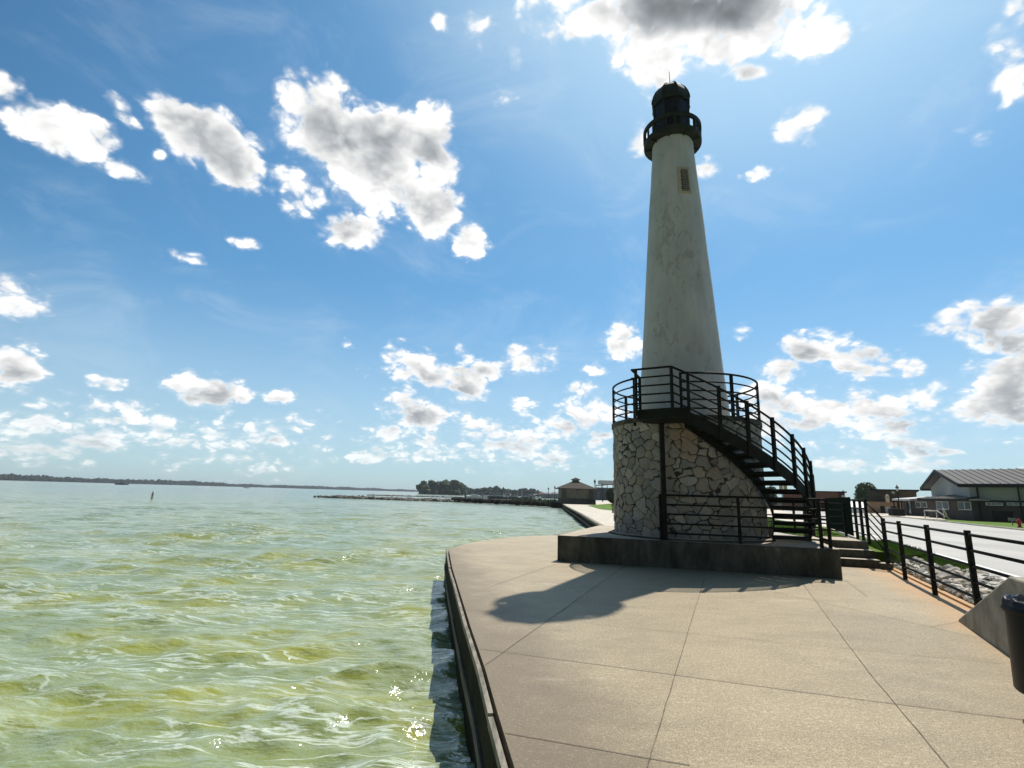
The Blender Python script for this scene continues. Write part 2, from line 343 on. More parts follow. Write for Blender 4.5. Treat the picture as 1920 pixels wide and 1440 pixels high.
M['render'] = m
M['iron'] = nmat('dark_green_painted_steel', (.008,.011,.009), (.016,.019,.015), 6, .6, .15, spec=.08)
M['gallery'] = nmat('green_black_painted_timber', (.014,.018,.014), (.028,.033,.026), 4, .6, .15, spec=.12)
M['dark_glass'] = mat('dark_glass', (.012,.014,.018), .2, .25)[0]
M['lens'] = mat('beacon_dome', (.62,.60,.52), .4)[0]
M['win_frame'] = nmat('sandstone_trim', (.32,.28,.22), (.42,.37,.29), 9, .9)
M['win_dark'] = mat('dark_block_joints', (.025,.025,.025), .8)[0]
M['win_block'] = nmat('grey_block', (.17,.17,.16), (.24,.23,.21), 12, .8)
M['timber'] = nmat('weathered_seawall_timber', (.055,.05,.042), (.17,.155,.13), 3.5, .9, .5, stretch=(1,.35,3.5))
M['wetwall'] = nmat('algae_dark_bulkhead', (.010,.012,.008), (.035,.033,.024), 2.4, .9, .6, spec=.04, stretch=(1,.7,.35), bs=14)
M['cap'] = nmat('grey_cap_board', (.13,.12,.10), (.33,.30,.25), 5, .9, .4, stretch=(3,.6,1))
M['asphalt'] = nmat('pale_worn_road', (.33,.31,.28), (.45,.42,.38), .5, .5, .25, spec=.5, stretch=(1,.3,1), bs=40, bd=.006)
M['white_paint'] = nmat('white_road_paint', (.68,.68,.66), (.8,.8,.78), 5, .7)
M['soil'] = nmat('soil_and_fines', (.19,.15,.10), (.30,.26,.19), 4, .95, .6)
m, n, p = mat('lawn', (.08,.16,.02), .9, .2)
g = n.n('ShaderNodeNewGeometry').outputs['Position']
col = n.mix(n.ramp(n.noise(g, 1.4, 6, .65), .3, .7), (.075,.15,.018), (.17,.26,.035)); col = n.mix(n.m('MULTIPLY', n.ramp(n.noise(g, 40, 4, .7), .4, .65), .55), col, (.045,.09,.012))
n.set(p.inputs['Base Color'], col)
bp = n.n('ShaderNodeBump', i_Strength=.8, i_Distance=.04); n.set(bp.inputs['Height'], n.noise(g, 30, 5, .7)); n.set(p.inputs['Normal'], bp.outputs[0])
M['lawn'] = m
M['blade'] = nmat('grass_blades', (.10,.19,.02), (.20,.30,.05), 9, .7)
for k, (c1, c2) in enumerate([((.42,.41,.38),(.62,.60,.56)),((.26,.25,.235),(.46,.44,.41)),((.55,.53,.48),(.72,.70,.66)),((.34,.30,.25),(.55,.50,.43))]):
    M['rock%d' % k] = nmat('riprap_limestone', c1, c2, 7, .9, .6, world=True, bs=30)
M['jetty'] = nmat('breakwater_rock', (.07,.068,.06), (.26,.25,.225), .5, .9, .4)
M['bank'] = nmat('dark_bank', (.010,.012,.008), (.028,.028,.02), .8, .95, spec=.1)
M['leaf'] = nmat('leaf_green', (.028,.055,.015), (.075,.12,.03), .9, .8)
M['leaf_dark'] = nmat('leaf_dark_green', (.018,.035,.014), (.045,.075,.025), .25, .85)
M['leaf_far'] = nmat('far_woodland', (.022,.036,.018), (.05,.07,.03), .02, .9)
M['bark'] = nmat('bark', (.06,.045,.03), (.12,.09,.06), 6, .9)
# lake water
m, n, p = mat('algae_lake_water', (.2,.24,.03), .09, .9)
p.inputs['IOR'].default_value = 1.45
g = n.n('ShaderNodeNewGeometry').outputs['Position']
sg = n.v('MULTIPLY', g, (.42,1.0,1.0))
h = n.n('ShaderNodeSeparateXYZ'); n.set(h.inputs[0], g)
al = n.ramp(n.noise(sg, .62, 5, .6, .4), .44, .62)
off = n.ramp(n.v('LENGTH', g), 12, 160, 0.0, 1.0, False)      # darker far out: reflection of bluer sky put into the water colour
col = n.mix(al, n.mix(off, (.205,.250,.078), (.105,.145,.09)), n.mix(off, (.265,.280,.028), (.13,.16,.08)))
wsp = n.n('ShaderNodeTexNoise'); n.set(wsp.inputs['Vector'], sg); wsp.inputs['Scale'].default_value = .8
sg2 = n.v('ADD', sg, n.v('MULTIPLY', wsp.outputs['Color'], (1.1,1.1,0)))
sg3 = n.v('MULTIPLY', sg2, (.62,1.35,1))
st1 = n.m('ABSOLUTE', n.m('SUBTRACT', n.noise(sg3, 2.3, 6, .60, .3), .5))
scum = n.m('MULTIPLY', n.ramp(st1, 0.0, .034, 1.0, 0.0), n.ramp(n.noise(sg, .35, 4, .6), .30, .58))
st2 = n.ramp(n.noise(n.v('MULTIPLY', sg2, (.6,1.8,1)), 5.5, 8, .74), .44, .66)
col = n.mix(n.m('MULTIPLY', st2, .42), col, (.42,.50,.40))
col = n.mix(n.m('MULTIPLY', scum, .8), col, (.62,.70,.60))
wx = n.m('ADD', n.m('ADD', h.outputs[0], n.m('MULTIPLY', h.outputs[1], .17)), n.m('MULTIPLY', n.noise(g, 1.4, 5, .6), 1.8))
foam = n.m('MULTIPLY', n.ramp(wx, -.6, 1.3), n.ramp(n.noise(sg2, 3.6, 9, .76), .50, .585))
col = n.mix(n.m('MULTIPLY', foam, .22), col, (.66,.74,.68))
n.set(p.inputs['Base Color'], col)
rip = n.m('ADD', n.noise(n.v('MULTIPLY', g, (.6,1,1)), 5.0, 4, .55), n.m('MULTIPLY', n.noise(g, 1.7, 3, .5), .9))
dist = n.v('LENGTH', g)
bp = n.n('ShaderNodeBump', i_Distance=.12); n.set(bp.inputs['Strength'], n.ramp(dist, 5, 120, .45, 1.0, False)); n.set(bp.inputs['Height'], rip); n.set(p.inputs['Normal'], bp.outputs[0])
n.set(p.inputs['Roughness'], n.ramp(dist, 10, 300, .11, .17, False))
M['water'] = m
# ------------------------------------------------------------------ the lake (displaced mesh)
WZ = -0.80
def lake():
    na, nr = 960, 1040
    A = np.radians(np.linspace(-72, 24, na)); Rr = 1.2*np.exp(np.linspace(0, math.log(7000/1.2), nr))
    RR, AA = np.meshgrid(Rr, A, indexing='ij'); X = RR*np.sin(AA); Y = RR*np.cos(AA)
    dr = RR*math.log(7000/1.2)/nr
    r = np.random.RandomState(3); Z = np.zeros_like(X); DX = np.zeros_like(X); DY = np.zeros_like(X)
    for i in range(84):
        lam = .24*(17.0**(i/83.0)); th = math.radians(-78)+r.normal()*.55         # travel direction: toward the wall and the viewer
        amp = .0070*lam**.95*(.6+.8*r.rand())*(1.0 if lam < 3 else .6); k = 2*math.pi/lam; ph = r.rand()*6.283
        att = np.clip((lam/dr-2.5)/3.0, 0, 1)
        arg = k*(X*math.cos(th)+Y*math.sin(th))+ph
        Z += att*amp*np.sin(arg); q = .75*att*amp; DX += q*math.cos(th)*np.cos(arg); DY += q*math.sin(th)*np.cos(arg)
    # gusts: calm and rough patches
    patch = .8+.35*np.sin(X*.35+1.0+np.sin(Y*.2))*np.sin(Y*.27+.4)
    Z = Z*patch; V = np.stack([X+DX*patch, Y+DY*patch, WZ+Z], -1).reshape(-1, 3)
    i = np.arange(nr-1)[:, None]*na; j = np.arange(na-1)[None, :]
    q = np.stack([i+j, i+na+j, i+na+j+1, i+j+1], -1).reshape(-1, 4)
    nv = len(V); V = np.vstack([V, [(-9000,-3000,WZ-.35),(9000,-3000,WZ-.35),(9000,9000,WZ-.35),(-9000,9000,WZ-.35)]])
    q = np.vstack([q[:, ::-1], [[nv, nv+1, nv+2, nv+3]]])
    me = bpy.data.meshes.new('water'); me.vertices.add(len(V)); me.vertices.foreach_set('co', V.astype(np.float32).ravel())
    me.loops.add(q.size); me.loops.foreach_set('vertex_index', q.astype(np.int32).ravel())
    me.polygons.add(len(q)); me.polygons.foreach_set('loop_start', np.arange(0, q.size, 4, dtype=np.int32)); me.polygons.foreach_set('loop_total', np.full(len(q), 4, np.int32))
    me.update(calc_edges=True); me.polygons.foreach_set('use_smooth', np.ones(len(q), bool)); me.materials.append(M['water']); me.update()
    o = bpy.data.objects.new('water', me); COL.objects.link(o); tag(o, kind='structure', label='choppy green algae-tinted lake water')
    return o
lake()
# ------------------------------------------------------------------ land
PZ = 0.58; RZ = 0.30; LZ = 0.0
def rl(nn, y):                      # point on a line parallel to the fence/road: .91x-.42y = nn
    return ((nn+.42*y)/.91, y)
deck_edge = [at(965,1440), at(934,1340), at(910,1255), at(884,1180), at(862,1110), at(848,1065), at(841,1029)]
deck_edge = [(v.x, v.y) for v in deck_edge]
far_edge = [(at(*q).x, at(*q).y) for q in [(870,1020.5),(898,1015),(928,1010.6),(956,1007),(984,1005.5),(1015,1004.3),(1045,1003.4)]]
d0, d1 = Vector(deck_edge[0]), Vector(deck_edge[2]); dd = (d0-d1).normalized()
near = [tuple(d0+dd*3.2), tuple(d0+dd*7)]
FN = 2.92
poly = [near[1], near[0]]+deck_edge+far_edge+[(1.95,20.75),(6.15,19.05),(8,16), rl(FN, 13.2), rl(FN, 10.5), rl(FN, 8), rl(FN, 5), rl(FN, 0), rl(FN, -4)]
tag(MB().prism(poly, -1.6, 0.0).build('plaza', M['plaza']), kind='structure')
# joints in the slab, thin filled strips
J = MB()
def joint(a, c, w=.008):
    p_, q_ = at(*a), at(*c); d = (q_-p_).normalized(); t = Vector((-d.y, d.x, 0))*w/2
    N = max(2, int((q_-p_).length/.25)); L = []; R_ = []
    for i in range(N+1):
        x = p_.lerp(q_, i/N)+Vector((rnd.uniform(-1,1), rnd.uniform(-1,1), 0))*.003; x.z = .004; L.append(x-t); R_.append(x+t)
    J.add(L+R_, [(i, i+1, N+2+i, N+1+i) for i in range(N)])
for a_, c_ in [((909,1248),(1171,1061)),((898,1217),(1640,1316)),((1640,1316),(1925,1351)),((1321,1084),(1213,1440)),((948,1375),(1293,1436)),((1506,1096),(1630,1262)),((1630,1262),(1779,1440)),
               ((1453,1110),(1640,1152)),((1640,1152),(1832,1196)),((1584,1087),(1626,1119)),((920,1100),(1045,1057)),((869,1143),(930,1148)),((851,1070),(925,1071))]: joint(a_, c_)
for a_, c_ in [((1115,1171),(1640,1222)),((1640,1222),(1886,1246)),((1130,1135),(1480,1160)),((848,1048),(985,1000+13)),((900,1069),(1046,1030)),((1745,1176),(1797,1166))]: joint(a_, c_, .0045)
tag(J.build('slab_joints', M['joint']), kind='structure')
# sea wall on the lake side of the plaza
sw = empty('sea_wall', (deck_edge[2][0], deck_edge[2][1], -.4), 'dark weathered sea wall with a narrow cap board along the plaza edge', 'sea wall')
line = [near[1], near[0]]+deck_edge
def offs(P_, o):
    out = []
    for i, q_ in enumerate(P_):
        a_ = Vector(P_[max(i-1, 0)]); c_ = Vector(P_[min(i+1, len(P_)-1)]); d = (c_-a_).normalized(); out.append((q_[0]-d.y*o, q_[1]+d.x*o))
    return out
o1, o2 = offs(line, .034), offs(line, .072)
capm = MB(); facem = MB()
def seg_strip(mb, A_, B_, z0, z1, jit=0, step=1.9):
    # boards between polylines A_ and B_
    for i in range(len(A_)-1):
        L_ = (Vector(A_[i+1])-Vector(A_[i])).length; k = max(1, int(L_/step))
        for j in range(k):
            t0, t1 = j/k, (j+1)/k-.006
            P4 = [Vector(A_[i]).lerp(Vector(A_[i+1]), t0), Vector(A_[i]).lerp(Vector(A_[i+1]), t1), Vector(B_[i]).lerp(Vector(B_[i+1]), t1), Vector(B_[i]).lerp(Vector(B_[i+1]), t0)]
            jz = rnd.uniform(-jit, jit); mb.prism([tuple(v) for v in P4], z0+jz, z1+jz)
seg_strip(capm, o1, o2, -.06, .004, .012, .9)
o3 = offs(line, .038); o4 = offs(line, .070)
seg_strip(facem, o3, o4, -1.7, -.062, 0, .45)
capm.build('cap_board', M['cap'], sw); facem.build('sheeting', M['wetwall'], sw)
wl = MB(); p1_, p2_ = offs(line, .072), offs(line, .092)
seg_strip(wl, p1_, p2_, -.50, -.38, .004, 3.0); wl.build('waler', M['timber'], sw)
# promenade and general ground
prom_edge = [at(1134,987,LZ), at(1112,975,LZ), at(1092,963.5,LZ), at(1063,949,LZ)]
prom_edge = [(v.x, v.y) for v in prom_edge]
coast = [(1.95,20.76)]+prom_edge+[(10.3,100),(12.5,106),(17,125),(32,190),(75,360),(110,500),(300,950)]
def land_z(p_): return PZ
CH = Vector((4.689, 13.932, 0)); U = Vector((.9627,-.2707,0)); V_ = Vector((.2707,.9627,0))
pFL = Vector((1.18,12.69,0)); pFR = Vector((6.86,11.10,0)); pBL = Vector((3.0,17.55,0))
stepL = at(1576,1062); stepR = at(1655,1067)
tag(MB().prism(coast+[(308.5,950),(6.17,19.06)], -1.6, LZ).build('promenade', M['promenade']), kind='structure')
land = [(5.3,16.4),(6.19,19.04),(309,950),(900,951),rl(3.0,120),rl(3.0,60),rl(3.0,24),rl(3.0,17),(9.95,15.2),(9.3,15.0),(8.0,15.35)]
tag(MB().prism(land, -1.6, PZ).build('landing', M['promenade']), kind='structure')
tag(MB().prism([(13,13),(9.6,14.5),rl(3.0,17),rl(3.0,24),rl(3.0,60),rl(3.0,120),(900,900),(2500,900),(2500,-600),(30,-600),(4.0,-4),(9.1,7.4)], -1.6, RZ-.02).build('terrain', M['lawn']), kind='structure')
# road
RN, RF = 3.78, 14.0
road = [rl(RN,-20), rl(RF,-20), rl(RF,30), rl(RF,80), rl(RF,400), rl(RN,400), rl(RN,60), rl(RN,30), rl(RN,12)]
tag(MB().prism(road, -.1, RZ).build('road', M['asphalt']), kind='structure')
rm = MB()
def strip(na_, nb_, y0, y1, z):
    rm.add([(*rl(na_, y0), z), (*rl(nb_, y0), z), (*rl(nb_, y1), z), (*rl(na_, y1), z)], [(0,1,2,3)])
strip(RN+.45, RN+.57, -10, 300, RZ+.004); strip(RF-.6, RF-.48, -10, 300, RZ+.004)
for k in range(30): strip(8.85, 8.97, -8+k*9.0, -5+k*9.0, RZ+.004)
tag(rm.build('road_marking', M['white_paint']), kind='structure')
tag(MB().prism([rl(RF,-15), rl(RF+.16,-15), rl(RF+.16,200), rl(RF,200)], -.05, RZ+.10).build('kerb', M['promenade']), kind='structure')
# parking apron in front of the far buildings
ap = [at(1600,962,RZ+.1), at(1640,966.5,RZ+.1), at(1690,968.5,RZ+.1), at(1775,974,RZ+.1), at(1745,966,RZ+.1), at(1700,961,RZ+.1), at(1610,957.5,RZ+.1)]
tag(MB().prism([(v.x, v.y) for v in ap], -.1, RZ+.06).build('forecourt', M['promenade']), kind='structure')
# lawns beside the promenade
def sheet(name, pts, z, mt, th=.1):
    return tag(MB().prism(pts, z-th, z).build(name, mt), kind='structure')
lawnA = [at(1150,957.5,LZ), at(1126,955,LZ), at(1112,951,LZ), at(1101,948,LZ), at(1118,946.5,LZ), at(1150,944,LZ)]
lawnA = [(v.x,v.y) for v in lawnA]+[(.30*135,135),(.30*62,62)]
sheet('lawn', lawnA, LZ+.02, M['lawn'])
lawnB = [(8.3,15.3),(9.6,15.2),(12.4,20.6),(14.6,30),(16.5,38),(11,33),(8.7,24)]
sheet('lawn', lawnB, PZ+.02, M['lawn'])
pathB = [(17.2,33.5),(21.5,44),(26,58),(22,60),(17.5,45)]
sheet('lawn', [(19.3,45),(23,60),(27,75),(24,76),(20.6,58)], PZ+.02, M['lawn'])
sheet('lawn', [rl(3.1,13.0), rl(3.95,13.4), rl(4.05,17.5), rl(3.15,17.0)], RZ+.05, M['lawn'], .4)
# riprap bed between the fence and the road
bed = MB(); 
N1 = 40
for i in range(N1):
    y0, y1 = -3+i*.43, -3+(i+1)*.43
    pr = [(FN+.10,.02),(3.3,.06),(3.55,.18),(RN+.02,RZ-.01)]
    for j in range(3):
        bed.add([(*rl(pr[j][0], y0), pr[j][1]), (*rl(pr[j+1][0], y0), pr[j+1][1]), (*rl(pr[j+1][0], y1), pr[j+1][1]), (*rl(pr[j][0], y1), pr[j][1])], [(0,1,2,3)])
tag(bed.build('gravel_bed', M['soil']), kind='structure')
tag(MB().prism([rl(FN,-4), rl(FN+.10,-4), rl(FN+.10,13.2), rl(FN,13.2)], -.3, .035).build('kerb', M['plaza']), kind='structure')
def ridge(nn): 
    t = (nn-FN)/(RN-FN); return .03+.26*max(0, min(1, t))**1.3
# ------------------------------------------------------------------ the lighthouse
LH = empty('lighthouse', (CH.x, CH.y, 0), 'tall white tapering lighthouse with black lantern on a round stone base', 'lighthouse')
C2 = (CH.x, CH.y, 0)
pBR = pFR+V_*2.55
pl_poly = [(pFL.x,pFL.y),(pFR.x,pFR.y),(pBR.x,pBR.y),(9.0-.72,13.62),(8.3,15.2),(5.0,17.0),(pBL.x,pBL.y)]
pm = MB()
npl = len(pl_poly); cxp = sum(q[0] for q in pl_poly)/npl; cyp = sum(q[1] for q in pl_poly)/npl
pm.prism([(pFL.x,pFL.y),(pFR.x,pFR.y),(pBR.x+.25,pBR.y-.06),(pBR.x+.3,pBR.y+1.4),(5.0,16.9),(pBL.x,pBL.y)], -.3, PZ+.005)
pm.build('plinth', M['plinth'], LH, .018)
RS, ZS = 1.877, 3.46
def stone_base():
    nu, nv = 860, 210; H = ZS-.10-PZ; CI = 2*math.pi*RS
    r = np.random.RandomState(11); gx, gy = 46, 12; cw_, ch_ = CI/gx, H/gy
    SX = (np.arange(gx)[None, :]+.5+r.uniform(-.46,.46,(gy,gx)))*cw_; SY = (np.arange(gy)[:, None]+.5+r.uniform(-.46,.46,(gy,gx)))*ch_
    RID = r.rand(gy, gx); WT = r.uniform(0, .011, (gy, gx))**1.0; WT[r.rand(gy,gx) < .16] -= .012
    u = np.linspace(0, CI, nu, endpoint=False); v = np.linspace(0, H, nv)
    Uu, Vv = np.meshgrid(u, v, indexing='xy')
    wob = .022
    Uw = Uu+wob*np.sin(Vv*17+np.sin(Uu*9)*2)+.012*np.sin(Uu*31+Vv*23); Vw = Vv+wob*np.sin(Uu*15+np.sin(Vv*11)*2)+.012*np.sin(Vv*37-Uu*19)
    iu = np.floor(Uw/cw_).astype(int); iv = np.floor(Vw/ch_).astype(int)
    d1 = np.full(Uu.shape, 9.); d2 = d1.copy(); idm = np.zeros_like(Uu)
    for a_ in range(-2, 3):
        for c_ in range(-2, 3):
            jx = iu+a_; jy = iv+c_; ok = (jy >= 0) & (jy < gy); jc = np.clip(jy, 0, gy-1)
            sx = SX[jc, jx % gx]+(jx//gx)*CI; sy = SY[jc, jx % gx]
            dq = np.sqrt((Uw-sx)**2+(Vw-sy)**2*(.75+.9*RID[jc, jx % gx]))-WT[jc, jx % gx]*5; dq = np.where(ok, dq, 9)
            new = dq < d1; d2 = np.where(new, d1, np.minimum(d2, dq)); idm = np.where(new, RID[jc, jx % gx], idm); d1 = np.where(new, dq, d1)
    e = d2-d1; mort = np.clip(1-e/(.030+.026*(.5+.5*np.sin(Uu*3.1+np.sin(Vv*5)))), 0, 1)
    bulge = .036*np.clip(e/.085, 0, 1)**.45+.022*(idm-.5)*np.clip(e/.04, 0, 1)
    rr = RS-.03+bulge+.004*np.sin(Uu*41+Vv*53)
    th = Uu/RS
    X = CH.x+rr*np.cos(th); Y = CH.y+rr*np.sin(th); Z = PZ+Vv
    V = np.stack([X, Y, Z], -1).reshape(-1, 3)
    i = np.arange(nv-1)[:, None]*nu; j = np.arange(nu)[None, :]; j2 = (j+1) % nu
    q = np.stack([i+j, i+j2, i+nu+j2, i+nu+j], -1).reshape(-1, 4)
    V = V-np.array([CH.x, CH.y, 0])
    me = bpy.data.meshes.new('stone_base'); me.vertices.add(len(V)); me.vertices.foreach_set('co', V.astype(np.float32).ravel())
    me.loops.add(q.size); me.loops.foreach_set('vertex_index', q.astype(np.int32).ravel())
    me.polygons.add(len(q)); me.polygons.foreach_set('loop_start', np.arange(0, q.size, 4, dtype=np.int32)); me.polygons.foreach_set('loop_total', np.full(len(q), 4, np.int32))
    me.update(calc_edges=True); me.polygons.foreach_set('use_smooth', np.ones(len(q), bool)); me.materials.append(M['stone'])
    for nm, arr in (('stone_id', idm), ('mortar', mort)):
        at_ = me.attributes.new(nm, 'FLOAT', 'POINT'); at_.data.foreach_set('value', arr.astype(np.float32).ravel())
    me.update(); o = bpy.data.objects.new('stone_base', me); COL.objects.link(o); o.parent = LH
    return o
stone_base()
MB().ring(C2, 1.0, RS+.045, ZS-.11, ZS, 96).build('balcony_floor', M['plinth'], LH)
MB().lathe([(RS+.05,0),(RS+.17,0),(RS+.05,.05)], (CH.x, CH.y, PZ+.006), 96, close=False).build('base_skirt', M['plinth'], LH)
# shaft
prof = []
for z, r in ((ZS-.05,1.205),(4.27,1.137),(5.05,1.071),(8.14,.863),(9.85,.749),(11.58,.615),(12.06,.595)): prof.append((r, z))
fp = []
for i in range(len(prof)-1):
    for k in range(8):
        t = k/8; fp.append((prof[i][0]*(1-t)+prof[i+1][0]*t, prof[i][1]*(1-t)+prof[i+1][1]*t))
fp.append(prof[-1])
sh = MB().lathe(fp, C2, 72).build('tower_shaft', M['render'], LH)
for v in sh.data.vertices:
    q_ = Vector((v.co.x*1.2, v.co.y*1.2, v.co.z*.9)); k_ = 1+.008*mnoise.noise(q_*1.4)
    v.co.x *= k_; v.co.y *= k_
f0 = math.atan2(-CH.y, -CH.x)
def pol(phi, r, z):                       # phi in degrees, 0 = toward the plaza viewer, positive to the right
    a_ = f0+math.radians(phi); return Vector((CH.x+r*math.cos(a_), CH.y+r*math.sin(a_), z))
# small blocked window
wr = empty('window', (CH.x, CH.y, 10.4), None, None); 
wr.parent = LH; wr.location = (0, 0, 10.4)
def curved_box(mb, phi0, phi1, z0, z1, r_in, r_out, n=4):
    rs = lambda z: (z-9.85)*(-.0775)+.749
    for i in range(n):
        a_, c_ = phi0+(phi1-phi0)*i/n, phi0+(phi1-phi0)*(i+1)/n; vs = []
        for z in (z0, z1):
            b_ = rs(z); vs += [pol(a_, b_+r_in, z), pol(c_, b_+r_in, z), pol(c_, b_+r_out, z), pol(a_, b_+r_out, z)]
        mb.add(vs, [(0,3,2,1),(4,5,6,7),(0,1,5,4),(1,2,6,5),(2,3,7,6),(3,0,4,7)])
fr = MB(); P0, P1, Z0, Z1 = 9.5, 37.5, 9.98, 10.86
curved_box(fr, P0, P0+6, Z0, Z1, -.03, .035); curved_box(fr, P1-4, P1, Z0, Z1, -.03, .035)
curved_box(fr, P0+6, P1-4, Z1-.07, Z1, -.03, .033); curved_box(fr, P0+6, P1-4, Z0, Z0+.07, -.03, .037)
fr.build('frame', M['win_frame'], wr)
pn = MB(); curved_box(pn, P0+6, P1-4, Z0+.07, Z1-.07, -.03, .008); pn.build('recess', M['win_dark'], wr)
for k in range(11):
    z = Z0+.095+k*.066
    for j in range(3):
        w_ = (P1-P0-10)/3; o_ = (w_*.5 if k % 2 else 0); a_ = P0+6.6+j*w_+o_; c_ = min(a_+w_*.78, P1-4.4)
        if c_ > a_+1: bl = MB(); curved_box(bl, a_, c_, z, z+.035, .008, .024, 2); bl.build('vent_block', M['win_block'], wr)
# gallery
GR = .845
gal = MB()
gal.ring(C2, .45, GR, 12.02, 12.06, 64); gal.ring(C2, GR-.05, GR+.002, 12.062, 12.165, 64)
gal.build('gallery_floor', M['gallery'], LH)
for k in range(9):
    p_, q_ = pol(k*40-8, .56, 12.0), pol(k*40-8, GR-.04, 12.0); MB().bar(p_, q_, .035, .05).build('gallery_bracket', M['gallery'], LH)
gr_ = MB(); gr_.ring(C2, GR-.055, GR+.012, 12.445, 12.57, 64); gr_.build('gallery_rail', M['gallery'], LH)
for k in range(24):
    q_ = pol(k*15+4+(3 if k % 3 == 0 else 0), GR-.025, 0); w_ = .075 if k % 3 == 0 else .045
    MB().box((q_.x, q_.y, 12.305), (w_, w_, .28), f0+math.radians(k*15)).build('baluster', M['gallery'], LH)
# lantern room
LR = bpy.data.objects.new('lantern_room', None); COL.objects.link(LR); LR.parent = LH; LR.location = (0, 0, 12.06)
a8 = f0+math.radians(22.5)
MB().lathe([(.50,12.062),(.50,12.14),(.0,12.14)], C2, 8, False, a8).build('lantern_floor', M['gallery'], LR)
for k in range(8):
    t0, t1 = a8+k*math.pi/4, a8+(k+1)*math.pi/4
    A_ = Vector((CH.x+.535*math.cos(t0), CH.y+.535*math.sin(t0), 0)); B_ = Vector((CH.x+.535*math.cos(t1), CH.y+.535*math.sin(t1), 0))
    d_ = (B_-A_).normalized(); A2, B2 = A_+d_*.03, B_-d_*.03
    MB().bar((A2.x,A2.y,12.83), (B2.x,B2.y,12.83), .012, 1.10).build('window_pane', M['dark_glass'], LR)
    MB().bar((A_.x,A_.y,12.062), (A_.x,A_.y,13.42), .055, .055).build('mullion', M['gallery'], LR)
    MB().bar((A2.x,A2.y,12.22), (B2.x,B2.y,12.22), .04, .12).build('sill', M['gallery'], LR)
MB().lathe([(.16,12.14),(.16,12.55),(.17,12.6),(.15,12.74),(.09,12.84),(.0,12.87)], C2, 20).build('beacon', M['lens'], LR)
dm = MB(); dm.lathe([(.50,13.40),(.595,13.36),(.605,13.46),(.585,13.60),(.545,13.74),(.47,13.90),(.36,14.04),(.20,14.15),(.0,14.20)], C2, 8, False, a8)
dm.build('dome_roof', M['gallery'], LH, .012)
rb = MB()
for k in range(8):
    t = a8+k*math.pi/4
    rb.tube([(CH.x+r*math.cos(t), CH.y+r*math.sin(t), z) for r, z in ((.607,13.46),(.587,13.60),(.547,13.74),(.472,13.90),(.362,14.04),(.202,14.155),(.03,14.205))], .018, 5)
rb.build('roof_rib', M['gallery'], LH)
MB().tube([(CH.x,CH.y,14.18),(CH.x,CH.y,14.28),(CH.x,CH.y,14.30),(CH.x-.01,CH.y,14.72)], [.03,.025,.012,.008], 6).build('lightning_rod', M['iron'], LH)
# balcony railing
BR = bpy.data.objects.new('balcony_railing', None); COL.objects.link(BR); BR.parent = LH; BR.location = (0, 0, ZS)
for k in range(5):
    z = ZS+1.02-k*.215; r = .027 if k == 0 else .02
    MB().tube([pol(ph, RS-.005, z) for ph in np.linspace(-2, 322, 70)], r, 6).build('rail', M['iron'], BR)
for ph in (-1, 37, 90, 128, 160, 200, 240, 270, 322):
    q_ = pol(ph, RS, 0); MB().bar((q_.x,q_.y,ZS-.2), (q_.x,q_.y,ZS+1.03), .06, .06, (math.cos(f0+math.radians(ph)), math.sin(f0+math.radians(ph)), 0)).build('post', M['iron'], BR)
# landing at the stair head
LD = bpy.data.objects.new('stair_landing', None); COL.objects.link(LD); LD.parent = LH; LD.location = (0, 0, ZS)
LA, LB, LC = at(1258,687,4.40), at(1183,694,4.40), at(1199,708,4.40)
LS = pol(2.4, 2.9, 4.23)
lp = [(LA.x,LA.y),(LS.x+.02,LS.y),tuple(pol(3,1.93,0)[:2]),tuple(pol(-20,1.93,0)[:2]),(LC.x+.05,LC.y-.05),(LB.x+.12,LB.y+.02)]
MB().prism(lp, ZS-.20, ZS+.01).build('deck_plate', M['iron'], LD)
for a_, c_ in ((LA,LB),(LB+Vector((.02,0,0)),LC)):
    for k in range(5):
        z = 4.40-k*.20; dd_ = (a_-c_).normalized()*0
        MB().tube([(a_.x,a_.y,z),(c_.x,c_.y,z)], .026 if k == 0 else .02, 6).build('rail', M['iron'], LD)
for q_ in (LA, LB.lerp(LA, .12), LC): MB().bar((q_.x,q_.y,ZS-.15), (q_.x,q_.y,4.41), .06).build('post', M['iron'], LD)
q_ = atD(1247,1013,12.66); MB().bar((q_.x,q_.y,PZ+.01), (q_.x,q_.y,ZS-.21), .10).build('support_post', M['iron'], LH)
MB().box((q_.x,q_.y,PZ+.012), (.22,.22,.015)).build('base_plate', M['iron'], LH)
# curved stair
ST = bpy.data.objects.new('curved_stair', None); COL.objects.link(ST); ST.parent = LH; ST.location = (0, 0, PZ)
SL = .0262; PH0 = 2.4; PHE = 103
ztop = lambda ph: 4.23-SL*(ph-PH0)              # hand rail height
def helix_plate(mb, r, z_off, h, t, ph0, ph1, n=60):
    vs = []; fs = []
    for i in range(n+1):
        ph = ph0+(ph1-ph0)*i/n; z = max(ztop(ph)+z_off, PZ+h+.01)
        for rr, zz in ((r-t/2,z-h),(r+t/2,z-h),(r+t/2,z),(r-t/2,z)): vs.append(pol(ph, rr, zz))
    for i in range(n):
        for k in range(4): fs.append((i*4+k, i*4+(k+1) % 4, i*4+4+(k+1) % 4, i*4+4+k))
    fs += [(0,3,2,1), tuple(n*4+k for k in range(4))]; mb.add(vs, fs)
for r in (2.90, 2.02):
    mb = MB(); helix_plate(mb, r, -.86, .27, .035, PH0-2, PHE); mb.build('stringer', M['iron'], ST)
NT = 15
